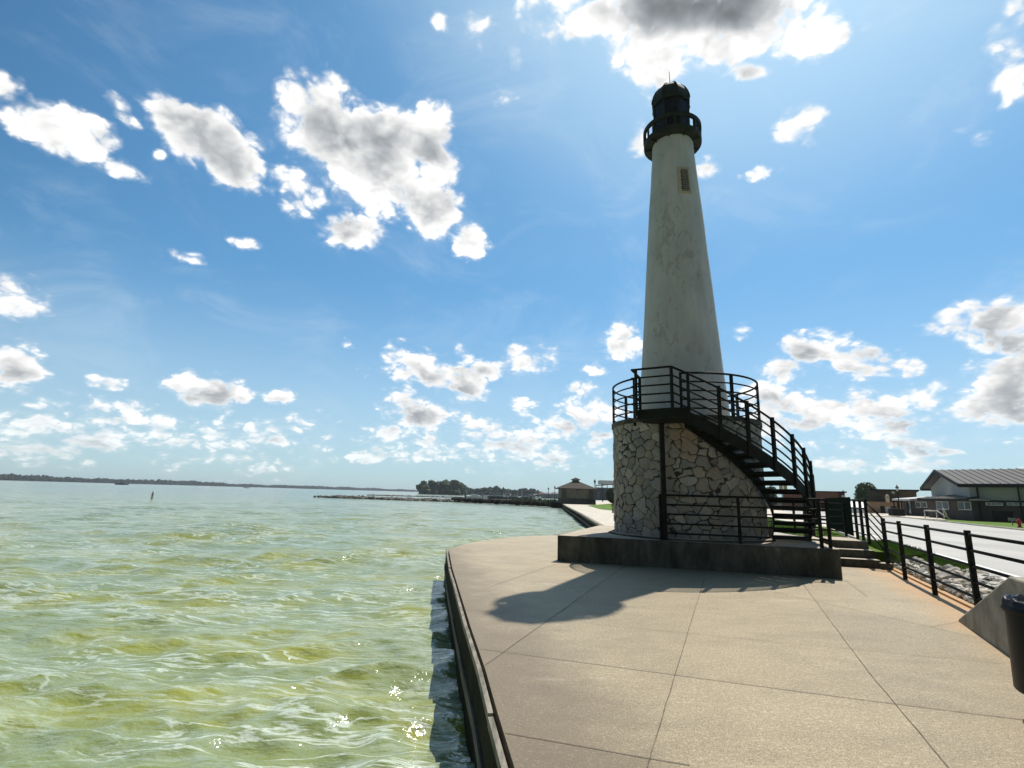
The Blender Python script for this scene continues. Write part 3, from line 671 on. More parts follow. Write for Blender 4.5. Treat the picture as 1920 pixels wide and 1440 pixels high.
for k in range(NT):
    z = ZS-.01-(k+1)*(ZS-PZ)/(NT+.6); ph = PH0+3.2+k*6.55; mb = MB(); vs = []
    for zz in (z-.045, z):
        for i in range(4): vs.append(pol(ph-3.6+7.2*i/3, 2.02, zz))
        for i in range(4): vs.append(pol(ph+3.6-7.2*i/3, 2.885, zz))
    mb.add(vs, [tuple(range(8))[::-1], tuple(range(8,16))]+[(i,(i+1) % 8,8+(i+1) % 8,8+i) for i in range(8)])
    mb.bar(pol(ph+3.4,2.03,z-.075), pol(ph+3.4,2.88,z-.075), .02, .07)
    mb.build('tread', M['iron'], ST)
for k in range(5):
    zo = -k*.195
    MB().tube([LA+Vector((0,0,zo))]+[pol(ph, 2.9, ztop(ph)+zo) for ph in np.linspace(PH0, PHE, 50)], .026 if k == 0 else .02, 6).build('rail', M['iron'], ST)
for ph in (2.4,14.8,26.6,38.8,51,61,71,82,93,102.5):
    q_ = pol(ph, 2.93, 0); u_ = (math.cos(f0+math.radians(ph)), math.sin(f0+math.radians(ph)), 0)
    MB().bar((q_.x,q_.y,max(ztop(ph)-1.15,PZ)), (q_.x,q_.y,ztop(ph)+.03), .065, .065, u_).build('post', M['iron'], ST)
# ------------------------------------------------------------------ concrete steps
stp = empty('concrete_steps', (8.2,13.6,0), 'three broad concrete steps beside the lighthouse plinth', 'steps')
sA = Vector((7.55,13.50,0)); sB = Vector((9.03,13.05,0))
du = (sB-sA).normalized(); dv = Vector((-du.y, du.x, 0))
for k in range(3):
    a_ = sA+dv*(.36*k)-du*.6; c_ = sB+dv*(.36*k); e_ = sB+dv*1.9; f_ = sA+dv*1.9-du*.6
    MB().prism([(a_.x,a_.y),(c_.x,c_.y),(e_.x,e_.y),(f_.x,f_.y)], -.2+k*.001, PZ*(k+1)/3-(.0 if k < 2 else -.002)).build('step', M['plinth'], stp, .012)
# kerb block at the foot
q_ = sB+du*.10; MB().box((q_.x-.02,q_.y+.02,.06), (.26,.30,.16), math.atan2(du.y,du.x)).build('foot_block', M['plinth'], stp)
# ------------------------------------------------------------------ railings and fences
def straight_rail(name, pts, zb, zt, label, cat, n=5, posts=None, top_r=.024, post_w=.06, gap=None, group=None, post_pts=None):
    """pts: list of Vector (x,y); zb/zt lists of base and top height"""
    root = empty(name, (pts[0].x, pts[0].y, zb[0]), label, cat, group)
    for k in range(n):
        mb = MB(); mb.tube([(q.x, q.y, zt[i]-k*((zt[i]-zb[i])*(.84/(n-1)) if n > 1 else 0)) for i, q in enumerate(pts)], top_r if k == 0 else .018, 6); mb.build('rail', M['iron'], root)
    for (q, z0, z1) in (post_pts or []):
        MB().bar((q.x,q.y,z0), (q.x,q.y,z1), post_w, post_w, (U.x,U.y,0)).build('post', M['iron'], root)
    return root
rA = at(1239,1011,PZ)+V_*.04; rB = at(1387,1016,PZ); rM1 = at(1480,1025,PZ)
eR = at(1535,1030,PZ); eR2 = at(1555,1030,PZ)
l0 = pFL+V_*.14; l1 = pFR+V_*.14
def on_front(px):                       # point of the rail line seen at this picture column
    d = ray(px, 980); k = d.x/d.y; t = (k*l0.y-l0.x)/((l1.x-l0.x)-k*(l1.y-l0.y)); return l0.lerp(l1, t)
fa, fb, fc, fd_ = on_front(1239), on_front(1386), on_front(1537), on_front(1553)
straight_rail('guard_rail', [fa,fb,fc,fd_], [PZ]*4, [1.58]*4, 'dark five-bar guard rail along the front of the stone base', 'guard rail', 5,
    post_pts=[(fa,PZ,1.60),(fb,PZ,1.60),(fc,PZ,1.60),(fd_,PZ,1.60)])
# right hand return toward the steps, with the sign panel
k1 = Vector((9.05,13.42,0)); dr_ = Vector((.42,.91,0)).normalized()
k0 = k1+dr_*.02; kk = [k1, k1+dr_*.75, k1+dr_*1.6, k1+dr_*3.6, k1+dr_*5.6, k1+dr_*8.0]
straight_rail('guard_rail', kk, [PZ]*6, [1.62]*6, 'dark guard rail at the right edge of the landing above the concrete steps', 'guard rail', 5, post_pts=[(q,PZ-.05,1.64) for q in kk])
lowp = Vector((9.12,12.95,0))
hr = empty('stair_handrail', (lowp.x,lowp.y,0), 'sloping handrail beside the three concrete steps', 'handrail')
for k in range(5):
    MB().tube([(k1.x,k1.y,1.60-k*.19), (lowp.x+.0,lowp.y,1.16-k*.19)], .024 if k == 0 else .018, 6).build('rail', M['iron'], hr)
MB().bar((lowp.x,lowp.y,-.02), (lowp.x,lowp.y,1.19), .065).build('post', M['iron'], hr)
# rails across the back and right side of the plinth
b0, b1, b2 = Vector((6.3,16.6,0)), Vector((8.6,16.0,0)), Vector((9.9,15.65,0))
straight_rail('guard_rail', [b0,b1,b2], [PZ]*3, [1.50]*3, 'dark guard rail behind the foot of the curved stair', 'guard rail', 5, post_pts=[(q,PZ,1.52) for q in (b0,b1,b2)])
s0, s1 = fd_, pFR+V_*2.2
straight_rail('guard_rail', [s0,s1], [PZ]*2, [1.58,1.58], 'dark guard rail along the right side of the plinth behind the dark panel', 'guard rail', 5, post_pts=[(s1,PZ,1.60)])
# dark panel fixed along the landing rail
sgn = empty('sign_panel', tuple((k1+dr_*2.0+Vector((0,0,PZ)))), 'dark green panel fixed along the landing rail above the concrete steps', 'sign')
pa, pb = k1+dr_*1.95, k1+dr_*7.9; sd_ = Vector((-dr_.y, dr_.x, 0))*.045
MB().bar((pa.x+sd_.x,pa.y+sd_.y,1.16), (pb.x+sd_.x,pb.y+sd_.y,1.16), .03, 1.08).build('board', mat('matt_dark_panel', (.012,.018,.014), 1.0, .0)[0], sgn)
# plaza fence
ff = empty('metal_fence', (7.48,9.49,0), 'dark post and five-rail metal fence between the plaza and white rocks', 'fence')
fpts = [at(1688,1086), at(1757,1117), at(1861,1165)]
fpts = [Vector((*rl(2.80, y), 0)) for y in (11.32, 9.52, 7.72, 5.9)]
start = lowp
for k in range(5):
    MB().tube([(start.x,start.y,1.10-k*.205)]+[(q.x,q.y,1.12-k*.215) for q in fpts], .022, 6).build('rail', M['iron'], ff)
for q in fpts: MB().bar((q.x,q.y,0), (q.x,q.y,1.18), .068, .068, (.42,.91,0)).build('post', M['iron'], ff, .004)
# concrete wing wall
ww = MB(); dl = Vector((-.46,-.89,0)).normalized(); nr_ = Vector((.89,-.46,0))
T0 = Vector((6.10,7.44,0)); A1 = Vector((5.11,5.53,0)); E1 = A1+dl*.75
vs = []
for off_ in (0, .34):
    for q_, z in ((T0,-.1),(T0,.03),(A1,.83),(E1,.83),(E1,-.1)): w_ = q_+nr_*off_; vs.append((w_.x,w_.y,z))
ww.add(vs, [(0,1,2,3,4),(9,8,7,6,5),(0,5,6,1),(1,6,7,2),(2,7,8,3),(3,8,9,4),(4,9,5,0)])
o = ww.build('wing_wall', nmat('grey_wing_wall_concrete', (.20,.185,.15), (.36,.33,.27), 2.6, .9, .6, bs=25), None, .02); tag(o, 'grey concrete wing wall with a sloping end behind the black bin', 'wall')
# trash can
_d = ray(1871, 1112); _a = math.atan2(_d.x, _d.y)+math.asin(.30/5.72); TC = Vector((5.72*math.sin(_a), 5.72*math.cos(_a), 0))
tcr = empty('trash_can', tuple(TC), 'black tapered trash can with a shiny black bag at the right edge', 'trash can')
blk, _n, _p = mat('black_plastic', (.008,.010,.010), .42, .14)
MB().lathe([(.0,.19),(.283,.19),(.295,.205),(.280,.76),(.280,.80),(.0,.80)], tuple(TC), 40).build('can_body', blk, tcr)
MB().lathe([(.275,.74),(.298,.74),(.300,.77),(.285,.78),(.283,.825),(.27,.835),(.255,.82),(.255,.74)], tuple(TC), 48).build('rim', blk, tcr)
bagm = mat('black_bag', (.008,.009,.014), .35, .2)[0]
bg_ = MB(); vs = []; fs = []; nb = 60
for i in range(nb):
    t = 2*math.pi*i/nb; wv_ = .008*math.sin(t*13)+.006*math.sin(t*29+1)
    for r_, z_ in ((.288+wv_*.3,.785),(.283,.836+wv_),(.25,.836+wv_*1.2),(.22,.75+wv_),(.12+wv_,.70),(.0,.68)): vs.append((TC.x+r_*math.cos(t), TC.y+r_*math.sin(t), z_))
for i in range(nb):
    for k in range(5): fs.append((i*6+k,((i+1) % nb)*6+k,((i+1) % nb)*6+k+1,i*6+k+1))
bg_.add(vs, fs, True); bg_.build('bag', bagm, tcr)
MB().lathe([(.0,.004),(.13,.004),(.13,.03),(.04,.035),(.04,.19),(.0,.19)], (TC.x+.03,TC.y,0), 20).build('pedestal', blk, tcr)
# ------------------------------------------------------------------ riprap stones (individuals) and gravel
protos = []
for k in range(7):
    mb = MB(); mb.blob((0,0,0), (1,.72+.1*(k % 3),.55), k+1, 2, .34, f=1.5); me = None
    o = mb.build('rock', M['rock%d' % (k % 4)]); o.data.name = 'rock'; protos.append(o)
placed = []; cnt = 0; tries = 0
ROCKL = 'pale limestone rock in the riprap between the fence and road'
while cnt < 230 and tries < 9000:
    tries += 1
    y = rnd.uniform(5.2, 13.2); nn = rnd.uniform(FN+.16, RN-.02)
    if y > 10.6 and nn > 3.45+(.2*(13.2-y)/2.6): continue
    s = rnd.uniform(.06, .185)*(1.15 if nn > 3.2 else .7)
    x, _ = rl(nn, y)
    if any((x-a)**2+(y-c)**2 < ((s+r)*.62)**2 for a, c, r in placed): continue
    placed.append((x, y, s)); src = protos[cnt % 7]
    o = src if cnt < 7 else src.copy()
    if cnt >= 7: COL.objects.link(o)
    o.location = (x, y, ridge(nn)+s*.30); o.scale = (s, s*rnd.uniform(.8,1.1), s*rnd.uniform(.75,1.1)); o.rotation_euler = (rnd.uniform(-.35,.35), rnd.uniform(-.35,.35), rnd.uniform(0,6.3))
    ck = ['pale grey','dark grey','white','brownish'][(cnt % 7) % 4]; sk_ = 'large' if s > .14 else ('medium' if s > .095 else 'small')
    tag(o, sk_+' '+ck+' limestone rock in the riprap between the fence and road', 'rock', 'riprap rocks by the fence'); cnt += 1
gv = MB()
for i in range(4200):
    y = rnd.uniform(4, 13.2); nn = FN+.11+abs(rnd.gauss(0,.3)); 
    if nn > RN: continue
    x, _ = rl(nn, y); s = rnd.uniform(.012,.034); a_ = rnd.uniform(0,6.28)
    z = ridge(nn)+.004; vs = []
    for (i_, j_, k_) in ((-1,-1,0),(1,-.8,0),(.9,1,0),(-1,.8,0),(-.4,-.4,1),(.5,-.3,1),(.4,.5,.9),(-.4,.4,1)):
        X, Y = i_*s, j_*s*.8; vs.append((x+X*math.cos(a_)-Y*math.sin(a_), y+X*math.sin(a_)+Y*math.cos(a_), z+k_*s*1.1))
    gv.add(vs, [(4,5,6,7),(0,1,5,4),(1,2,6,5),(2,3,7,6),(3,0,4,7)])
tag(gv.build('gravel', M['rock0']), 'small pale gravel along the fence foot', 'gravel', kind='stuff')
# grass blades
def blades(cands, n, h0, h1, name='grass'):
    mb = MB()
    for i in range(n):
        x, y, z = cands(); h = rnd.uniform(h0, h1); a_ = rnd.uniform(0,6.28); w = .006+.004*rnd.random(); l = h*rnd.uniform(.1,.6)
        dx, dy = math.cos(a_), math.sin(a_)
        mb.add([(x-dy*w,y+dx*w,z),(x+dy*w,y-dx*w,z),(x+dx*l*.4+dy*w*.6,y+dy*l*.4-dx*w*.6,z+h*.6),(x+dx*l,y+dy*l,z+h)], [(0,1,2),(0,2,3)])
    return mb
def candR():
    if rnd.random() < .72:
        y = rnd.uniform(10.2, 17.0); nn = 3.84-abs(rnd.gauss(0, .07 if y < 11.2 else .20))
    else:
        y = rnd.uniform(11.4, 17.0); nn = rnd.uniform(3.05, 3.95)
    nn = max(nn, 3.0); x, _ = rl(nn, y); return x, y, ridge(nn) if y < 13 else max(ridge(nn), RZ+.04)
def candB():
    t, u_ = rnd.random()**.8, rnd.random(); y = 15.3+t*14; x0 = 8.4+(y-15.3)*.05; x1 = 9.65+(y-15.3)*.34
    return x0+(x1-x0)*u_, y, PZ+.015
g1 = blades(candR, 15000, .04, .12); 
def candS():
    y = rnd.uniform(6.6, 8.6); nn = FN+.12+abs(rnd.gauss(0,.06)); x, _ = rl(nn, y); return x, y, .03
g2 = blades(candS, 900, .03, .09); g1.add(g2.v, g2.f)
g3 = blades(candB, 16000, .03, .06); g1.add(g3.v, g3.f)
tag(g1.build('grass', M['blade']), 'tufts of green grass by the rocks and beside the path', 'grass', kind='stuff')
# ------------------------------------------------------------------ far promenade bulkhead
bw = empty('timber_bulkhead', (prom_edge[1][0], prom_edge[1][1], 0), 'dark timber bulkhead holding the promenade above the lake', 'bulkhead')
pe = coast[:7]; q1, q2 = offs(pe, .02), offs(pe, .12)
mb = MB(); seg_strip(mb, q1, q2, -1.6, LZ-.12, .0, .5); mb.build('planking', M['wetwall'], bw)
mb = MB(); q3, q4 = offs(pe, -.05), offs(pe, .17); seg_strip(mb, q3, q4, LZ-.115, LZ+.012, 0, 3); mb.build('cap_beam', M['cap'], bw)
mb = MB(); q5, q6 = offs(pe, .13), offs(pe, .20); seg_strip(mb, q5, q6, LZ-.50, LZ-.40, 0, 4); mb.build('waler', M['timber'], bw)
# ------------------------------------------------------------------ lamps
lampm = M['iron']; glassm = mat('lamp_glass', (.55,.57,.55), .3)[0]
def make_lamp():
    r = empty('street_lamp', (0,0,0), 'x', 'street lamp', 'black promenade lamp posts')
    MB().lathe([(.16,0),(.16,.08),(.11,.14),(.10,.5),(.06,.6),(.045,.7),(.04,2.55),(.06,2.6),(.0,2.6)], (0,0,0), 14).build('pole', lampm, r)
    MB().lathe([(.05,2.6),(.09,2.64),(.15,2.95),(.0,2.95)], (0,0,0), 8, False).build('lantern_glass', glassm, r)
    MB().lathe([(.19,2.95),(.17,3.0),(.07,3.12),(.03,3.2),(.015,3.32),(.0,3.33)], (0,0,0), 8, False).build('cap', lampm, r)
    return r
lp0 = make_lamp(); first = True
for px, pyb, pyt, z, lab in [(1115.5,946,897.5,LZ,'black lamp post in front of the hip-roofed restroom building'),(1130,940.5,906,LZ,'black lamp post between the restroom building and round bush'),
                         (1688.5,967.5,908,RZ+.1,'tall black lamp post on the grass left of the metal-roofed hall'),(1584,952,918,RZ,'distant black lamp post right of the left brick building'),
                         (1028,945,913,.0,'lamp post on the marina dock left of the restroom building'),(1040,943,910,.0,'thin tall lamp post close to the left of the restroom')]:
    b_ = at(px, pyb, z); D = math.hypot(b_.x, b_.y)
    t_ = atD(px, pyt, D); k_ = (t_.z-z)/3.33
    o = lp0 if first else copy_tree(lp0); first = False
    o.location = (b_.x, b_.y, z); o.scale = (k_,k_,k_); o['label'] = lab
# ------------------------------------------------------------------ foliage helper
def leaf_crown(clumps, n, s, seed=0, flat=1.0):
    """n leaf quads of size s spread through overlapping clumps (x,y,z,r)"""
    r = np.random.RandomState(seed); cl = np.array(clumps); w = cl[:, 3]**2; idx = r.choice(len(cl), n, p=w/w.sum())
    d = r.normal(size=(n,3)); d /= np.linalg.norm(d, axis=1)[:, None]
    rad = cl[idx, 3]*(1-.5*r.rand(n)**2.2); P = cl[idx, :3]+d*rad[:, None]*np.array([1,1,flat])
    a = r.normal(size=(n,3)); a /= np.linalg.norm(a, axis=1)[:, None]; c = np.cross(a, d+.6*r.normal(size=(n,3))); c /= np.linalg.norm(c, axis=1)[:, None]+1e-9
    sz = s*(.6+.8*r.rand(n))[:, None]
    V = np.stack([P-a*sz, P+c*sz*.6, P+a*sz, P-c*sz*.6], 1).reshape(-1, 3)
    mb = MB(); mb.v = [tuple(x) for x in V]; mb.f = [(4*i,4*i+1,4*i+2,4*i+3) for i in range(n)]; mb.sm = [False]*n
    return mb
def core(mb, clumps, k=.72):
    for i, (x,y,z,r) in enumerate(clumps): mb.blob((x,y,z), (r*k,r*k,r*k), i, 2, .3)
def tree(name, base, h, w, label, cat, mt, seed=0, n=2500, leaf=None, trunk=.12, group=None, nclump=9, lo=.35):
    r = random.Random(seed); root = empty(name, tuple(base), label, cat, group); cl = []
    for i in range(nclump):
        t = i/(nclump-1) if nclump > 1 else .5; z = h*(lo+(1-lo-.16)*t); rad = w/2*(1-.35*abs(t-.45)*1.6)
        a_ = i*2.4+r.random(); q = rad*.55*r.uniform(.5,1.0)*(1-t*.5)
        cl.append((base[0]+q*math.cos(a_), base[1]+q*math.sin(a_), base[2]+z, w*.27*r.uniform(.75,1.15)))
    mb = leaf_crown(cl, n, leaf or h*.02, seed); core(mb, cl, .62); mb.build('crown', mt, root)
    tb = MB(); tb.tube([(base[0],base[1],base[2]-.1),(base[0]+.02*h,base[1],base[2]+h*.3),(base[0],base[1],base[2]+h*.65)], [trunk, trunk*.75, trunk*.35], 7)
    for c in cl[:5]: tb.tube([(base[0],base[1],base[2]+h*.28),((base[0]+c[0])/2,(base[1]+c[1])/2,base[2]+h*.42),(c[0],c[1],c[2])], [trunk*.5,trunk*.35,trunk*.15], 5)
    tb.build('trunk', M['bark'], root); return root
# round bush
bb = at(1151,946,LZ); Dm = math.hypot(bb.x,bb.y); rb_ = 22*Dm/970*.62
root = empty('round_shrub', (bb.x,bb.y,LZ), 'clipped round dark green tree on the lawn left of the stone base', 'shrub')
cz = LZ+rb_*1.15
mb = leaf_crown([(bb.x,bb.y,cz,rb_)], 5200, .12, 5); mb.blob((bb.x,bb.y,cz), (rb_*.9,rb_*.9,rb_*.92), 1, 3, .04); mb.build('crown', M['leaf_dark'], root)
MB().tube([(bb.x,bb.y,LZ),(bb.x,bb.y,cz-rb_*.5)], .07, 6).build('trunk', M['bark'], root)
# ------------------------------------------------------------------ buildings
siding = nmat('tan_board_siding', (.16,.145,.12), (.20,.18,.15), 1.5, .85)
darkstone = nmat('dark_stone_wainscot', (.05,.052,.05), (.10,.10,.09), 3, .9, .4)
shingle = nmat('brown_shingles', (.045,.037,.033), (.075,.062,.055), 4, .9, .3, stretch=(1,1,4))
darktrim = mat('dark_trim', (.014,.014,.016), .7, .2)[0]
winm = mat('window_glass', (.10,.13,.16), .1, .7)[0]
winframe = mat('white_window_frame', (.55,.56,.55), .6)[0]
def hip_roof(mb, c, w, d, z0, h, ov=.45, rl_=0.0, rz=0.0, th=.10, top=None):
    """hip roof; ridge length rl_ along x; optional flat top half sizes"""
    W2, D2 = w/2+ov, d/2+ov; tx, ty = (rl_/2, .02) if top is None else top
    co, si = math.cos(rz), math.sin(rz)
    def P_(x,y,z): return (c[0]+x*co-y*si, c[1]+x*si+y*co, z)
    vs = [P_(-W2,-D2,z0-th),P_(W2,-D2,z0-th),P_(W2,D2,z0-th),P_(-W2,D2,z0-th),P_(-W2,-D2,z0),P_(W2,-D2,z0),P_(W2,D2,z0),P_(-W2,D2,z0),
          P_(-tx,-ty,z0+h),P_(tx,-ty,z0+h),P_(tx,ty,z0+h),P_(-tx,ty,z0+h)]
    mb.add(vs, [(3,2,1,0),(0,1,5,4),(1,2,6,5),(2,3,7,6),(3,0,4,7),(4,5,9,8),(5,6,10,9),(6,7,11,10),(7,4,8,11),(8,9,10,11)])
# restroom pavilion
RB = at(1083,945.5,LZ); rzR = -.06
rr_ = empty('restroom_building', (RB.x,RB.y+3.1,LZ), 'small tan building with brown hip roof and cupola at the end of the promenade', 'building')
cx_, cy_ = RB.x, RB.y+3.1; sc_ = RB.y/970
wW = 62*sc_; eh = 27.5*sc_
MB().box((cx_,cy_,LZ+eh*.19), (wW,6.0,eh*.38)).build('wainscot', darkstone, rr_)
MB().box((cx_,cy_,LZ+eh*.69), (wW-.2,5.85,eh*.62)).build('wall', siding, rr_)
for s_ in (-1, 1):
    for sy in (-2.98, 2.98): MB().box((cx_+s_*(wW/2-.6),cy_+sy,LZ+eh/2), (.9,.2,eh-.004)).build('corner_pier', darkstone, rr_)
MB().box((cx_,cy_-2.95,LZ+eh+.02), (wW+.3,.16,.15)).build('fascia', darktrim, rr_)
rm_ = MB(); hip_roof(rm_, (cx_,cy_), wW, 6.0, LZ+eh+.06, 13.0*sc_, .6, top=(.75,.65)); rf = rm_.build('roof', shingle, rr_)
cb = MB(); cb.box((cx_,cy_,LZ+eh+15*sc_), (1.2,1.2,5*sc_)); cb.build('cupola', siding, rf)
cm = MB(); hip_roof(cm, (cx_,cy_), 1.2, 1.2, LZ+eh+17.5*sc_+.03, 4*sc_, .24); cm.build('cupola_roof', shingle, rf)
q_ = atD(1085.5,922.5,cy_-3.0); wn = MB().box((q_.x,cy_-2.96,q_.z), (.50,.1,.9)).build('window', darktrim, rr_)
MB().box((q_.x,cy_-3.03,q_.z), (.36,.04,.74)).build('pane', winm, wn)
# dark bench by the lamp
def bench(loc, label):
    r = empty('park_bench', loc, label, 'bench')
    for k in range(4): MB().box((loc[0],loc[1]-.18+k*.13,loc[2]+.42), (1.3,.10,.03)).build('seat_slat', M['iron'], r)
    for k in range(3): MB().box((loc[0],loc[1]+.28,loc[2]+.55+k*.13), (1.3,.03,.09)).build('back_slat', M['iron'], r)
    for s_ in (-.55,.55): MB().box((loc[0]+s_,loc[1]+.05,loc[2]+.21), (.06,.45,.41)).build('leg', M['iron'], r)
q_ = at(1109,946.5,LZ); bench((q_.x,q_.y,LZ), 'dark bench in front of the restroom building')
q_ = at(1160,962,LZ); bench((q_.x,q_.y,LZ), 'dark bench on the promenade partly hidden by the stone base')
# dark steel-roofed grandstand building behind the bush
q_ = at(1160,939,LZ); Dq = math.hypot(q_.x,q_.y); s1 = q_.y/970
gs = empty('pavilion', (q_.x,q_.y,LZ), 'dark pavilion with pale fascia behind the round clipped tree', 'building')
dgrey = nmat('dark_cladding', (.035,.045,.055), (.07,.08,.09), 1, .8); pale = nmat('pale_fascia', (.42,.46,.48), (.52,.56,.58), 1, .7)
wG = 84*s1; hG = 36*s1
MB().box((q_.x,q_.y+3,LZ+hG*.30), (wG,5.6,hG*.60)).build('wall', dgrey, gs)
MB().box((q_.x+1.0,q_.y+2.9,LZ+hG*.90), (wG-2.0,6,hG*.20)).build('fascia', pale, gs)
for k in range(9):
    x_ = q_.x-wG/2+.15+k*(wG-.3)/8; MB().box((x_,q_.y+.1,LZ+hG*.70), (.22,.22,hG*.2)).build('column', darktrim, gs)
MB().bar((q_.x-wG/2,q_.y,LZ+hG*.72), (q_.x+wG/2,q_.y,LZ+hG*.98), .25, .35).build('truss', darktrim, gs)
MB().box((q_.x,q_.y+.2,LZ+hG*.62), (wG+.1,.3,.3)).build('beam', darktrim, gs)
for k in range(5):
    x_ = q_.x-wG/2+1.2+k*(wG-2)/5; o_ = MB().box((x_,q_.y+.17,LZ+hG*.27), (.9,.05,hG*.3)).build('window', winm, gs)
# --- brick building left (behind stair)
def face_box(px0, px1, pyb, pyt, z, depth, Dadd=0):
    a_, c_ = at(px0, pyb, z), at(px1, pyb, z)
    return a_, c_
brick = nmat('red_brown_brick', (.135,.066,.044), (.19,.10,.07), 3, .9); brick2 = nmat('dark_brick', (.06,.032,.028), (.085,.05,.042), 3, .9)
tanb = nmat('tan_block', (.30,.20,.13), (.38,.26,.17), 1.2, .9); olive = nmat('olive_block', (.12,.105,.07), (.16,.14,.095), 1.5, .9); brownb = nmat('brown_block', (.15,.095,.055), (.20,.13,.08), 1.2, .9)
def wallbox(name, root, m_, pxa, pxb, D, pyb, pyt, depth, zb=None):
    """front wall spanning picture columns pxa..pxb at distance ~D, extruded back"""
    a_, c_ = atD(pxa, pyb, D), atD(pxb, pyb, D*1.0); top = atD((pxa+pxb)/2, pyt, D).z
    d_ = Vector((c_.x-a_.x, c_.y-a_.y, 0)); n_ = Vector((-d_.y, d_.x, 0)).normalized()*depth
    z0 = zb if zb is not None else min(a_.z, c_.z)
    P4 = [(a_.x,a_.y),(c_.x,c_.y),(c_.x+n_.x,c_.y+n_.y),(a_.x+n_.x,a_.y+n_.y)]
    return MB().prism(P4, z0, top).build(name, m_, root)
D1 = 95
q_ = atD(1530,955,D1); bk = empty('brick_building', (q_.x,q_.y,RZ), 'flat-roofed red brick building seen behind the curved stair', 'building')
wallbox('wall', bk, brick, 1470, 1574, D1, 957, 921, 12, 0)
wallbox('side_wall', bk, brick2, 1573.5, 1587, D1+.6, 957, 921.3, 11, 0)
wallbox('parapet', bk, darktrim, 1469, 1588, D1-.3, 922.3, 920.4, 12.6, atD(1528,922.3,D1).z)
wallbox('door', bk, darktrim, 1540, 1546, D1-.12, 956, 944, .1, .2)
for pxs in (1482,1500,1560): 
    a_ = atD(pxs,945,D1-.1); wallbox('window', bk, winm, pxs, pxs+9, D1-.1, 945, 936, .1, a_.z)
a_ = atD(1580,931,D1); wallbox('sign_board', bk, winframe, 1578, 1585, D1+.4, 932, 928.5, .1, atD(1580,932,D1).z)
# --- block building with pale figure shapes, mid right
D2_ = 92
q_ = atD(1680,960,D2_); b2r = empty('block_building', (q_.x,q_.y,RZ), 'brown and olive flat-roofed block building with tan lower wing behind the lamp post', 'building')
wallbox('wall', b2r, brownb, 1655, 1723, D2_+6, 962, 918, 14, 0)
wallbox('side_wall', b2r, olive, 1631, 1655.3, D2_+6.4, 962, 919, 14, 0)
wallbox('parapet', b2r, darktrim, 1630, 1724, D2_+5.7, 919.6, 917.6, 14.7, atD(1680,919.6,D2_+6).z)
lw = wallbox('lower_wing', b2r, tanb, 1622, 1700, D2_, 961, 940.5, 6.2, 0)
wallbox('lower_roof', b2r, darktrim, 1621, 1701, D2_-.4, 941, 939.2, 6.5, atD(1660,941,D2_).z)
wallbox('garage_door', b2r, darktrim, 1651.5, 1659.5, D2_-.12, 960, 949, .1, .2)
wallbox('garage_door', b2r, brick2, 1672, 1682, D2_-.12, 960.5, 949.5, .1, .2)
wallbox('pale_panel', b2r, winframe, 1661, 1670, D2_-.12, 960, 950, .1, .2)
tk = MB(); c_ = atD(1664,935,D2_-.6); r_ = 2.6*D2_/970
tk.lathe([(r_*.9,atD(1664,942,D2_).z),(r_,atD(1664,936,D2_).z),(r_,atD(1664,930,D2_).z),(r_*.5,atD(1664,928,D2_).z),(.0,atD(1664,927,D2_).z)], (c_.x,c_.y,0), 14); tk.build('silo_vent', nmat('pale_tan_metal', (.42,.34,.25), (.5,.42,.32), 1, .7), b2r)
mb = MB(); c_ = atD(1675,924,D2_+5.4); mb.blob((c_.x,c_.y,c_.z), (.35,.1,.2), 4, 1, .2); mb.build('wall_lamp', winframe, b2r)
# --- the hall with ribbed metal roof
metal = mat('standing_seam_roof', (.30,.30,.295), .45, .5)[0]
m_, n_, p_ = mat('standing_seam_roof', (.085,.085,.088), .7, .2)
panel = nmat('grey_green_panel', (.25,.275,.27), (.30,.325,.32), .4, .8); darkw = nmat('dark_brown_wall', (.050,.042,.040), (.075,.065,.06), .8, .9)
hb = at(1826,975,RZ+.05); Dh = math.hypot(hb.x,hb.y)
hl = empty('sports_hall', (hb.x,hb.y,RZ), 'large hall with grey ribbed metal roof and pale upper walls across the road', 'building')
c0 = Vector((hb.x,hb.y,0))
zE = atD(1828,907,Dh).z
# direction of the long side: chosen so that the eave stays level in the picture, running to the right
def along(px, D): v_ = atD(px, 940, D); return Vector((v_.x, v_.y, 0))
hR = along(1960, Dh*.985)
dL = (hR-c0).normalized(); LEN = 60.0
# gable end goes back-left
gL = along(1748.5, Dh*1.235)
dG = (gL-c0); 
ridge_b = (c0+gL)/2
zR = atD(1781,883,math.hypot(ridge_b.x,ridge_b.y)).z
zlow = atD(1828,939,Dh).z
def hall_wall(z0, z1, m_mat, name, out=0.0):
    e_ = dL*LEN; nn_ = -dG.normalized()*out; pp = [c0+nn_-dL*out*0, c0+nn_+e_, gL+e_-nn_, gL-nn_]
    g_ = -dL*out; pp[0] = pp[0]+g_; pp[3] = pp[3]+g_
    return MB().prism([(v.x,v.y) for v in pp], z0, z1).build(name, m_mat, hl)
hall_wall(RZ-.3, zlow, darkw, 'lower_wall', .06)
MBg = MB(); e_ = dL*LEN
vs = [(c0.x,c0.y,zlow-.02),(gL.x,gL.y,zlow-.02),(gL.x,gL.y,zE),(ridge_b.x,ridge_b.y,zR-.12),(c0.x,c0.y,zE)]
vs2 = [(x+e_.x,y+e_.y,z) for x,y,z in vs]
MBg.add(vs+vs2, [(0,4,3,2,1),(5,6,7,8,9),(0,5,9,4),(1,2,7,6)]); MBg.build('upper_wall', panel, hl)
rf_ = MB(); ov = .7; gU = dG.normalized()
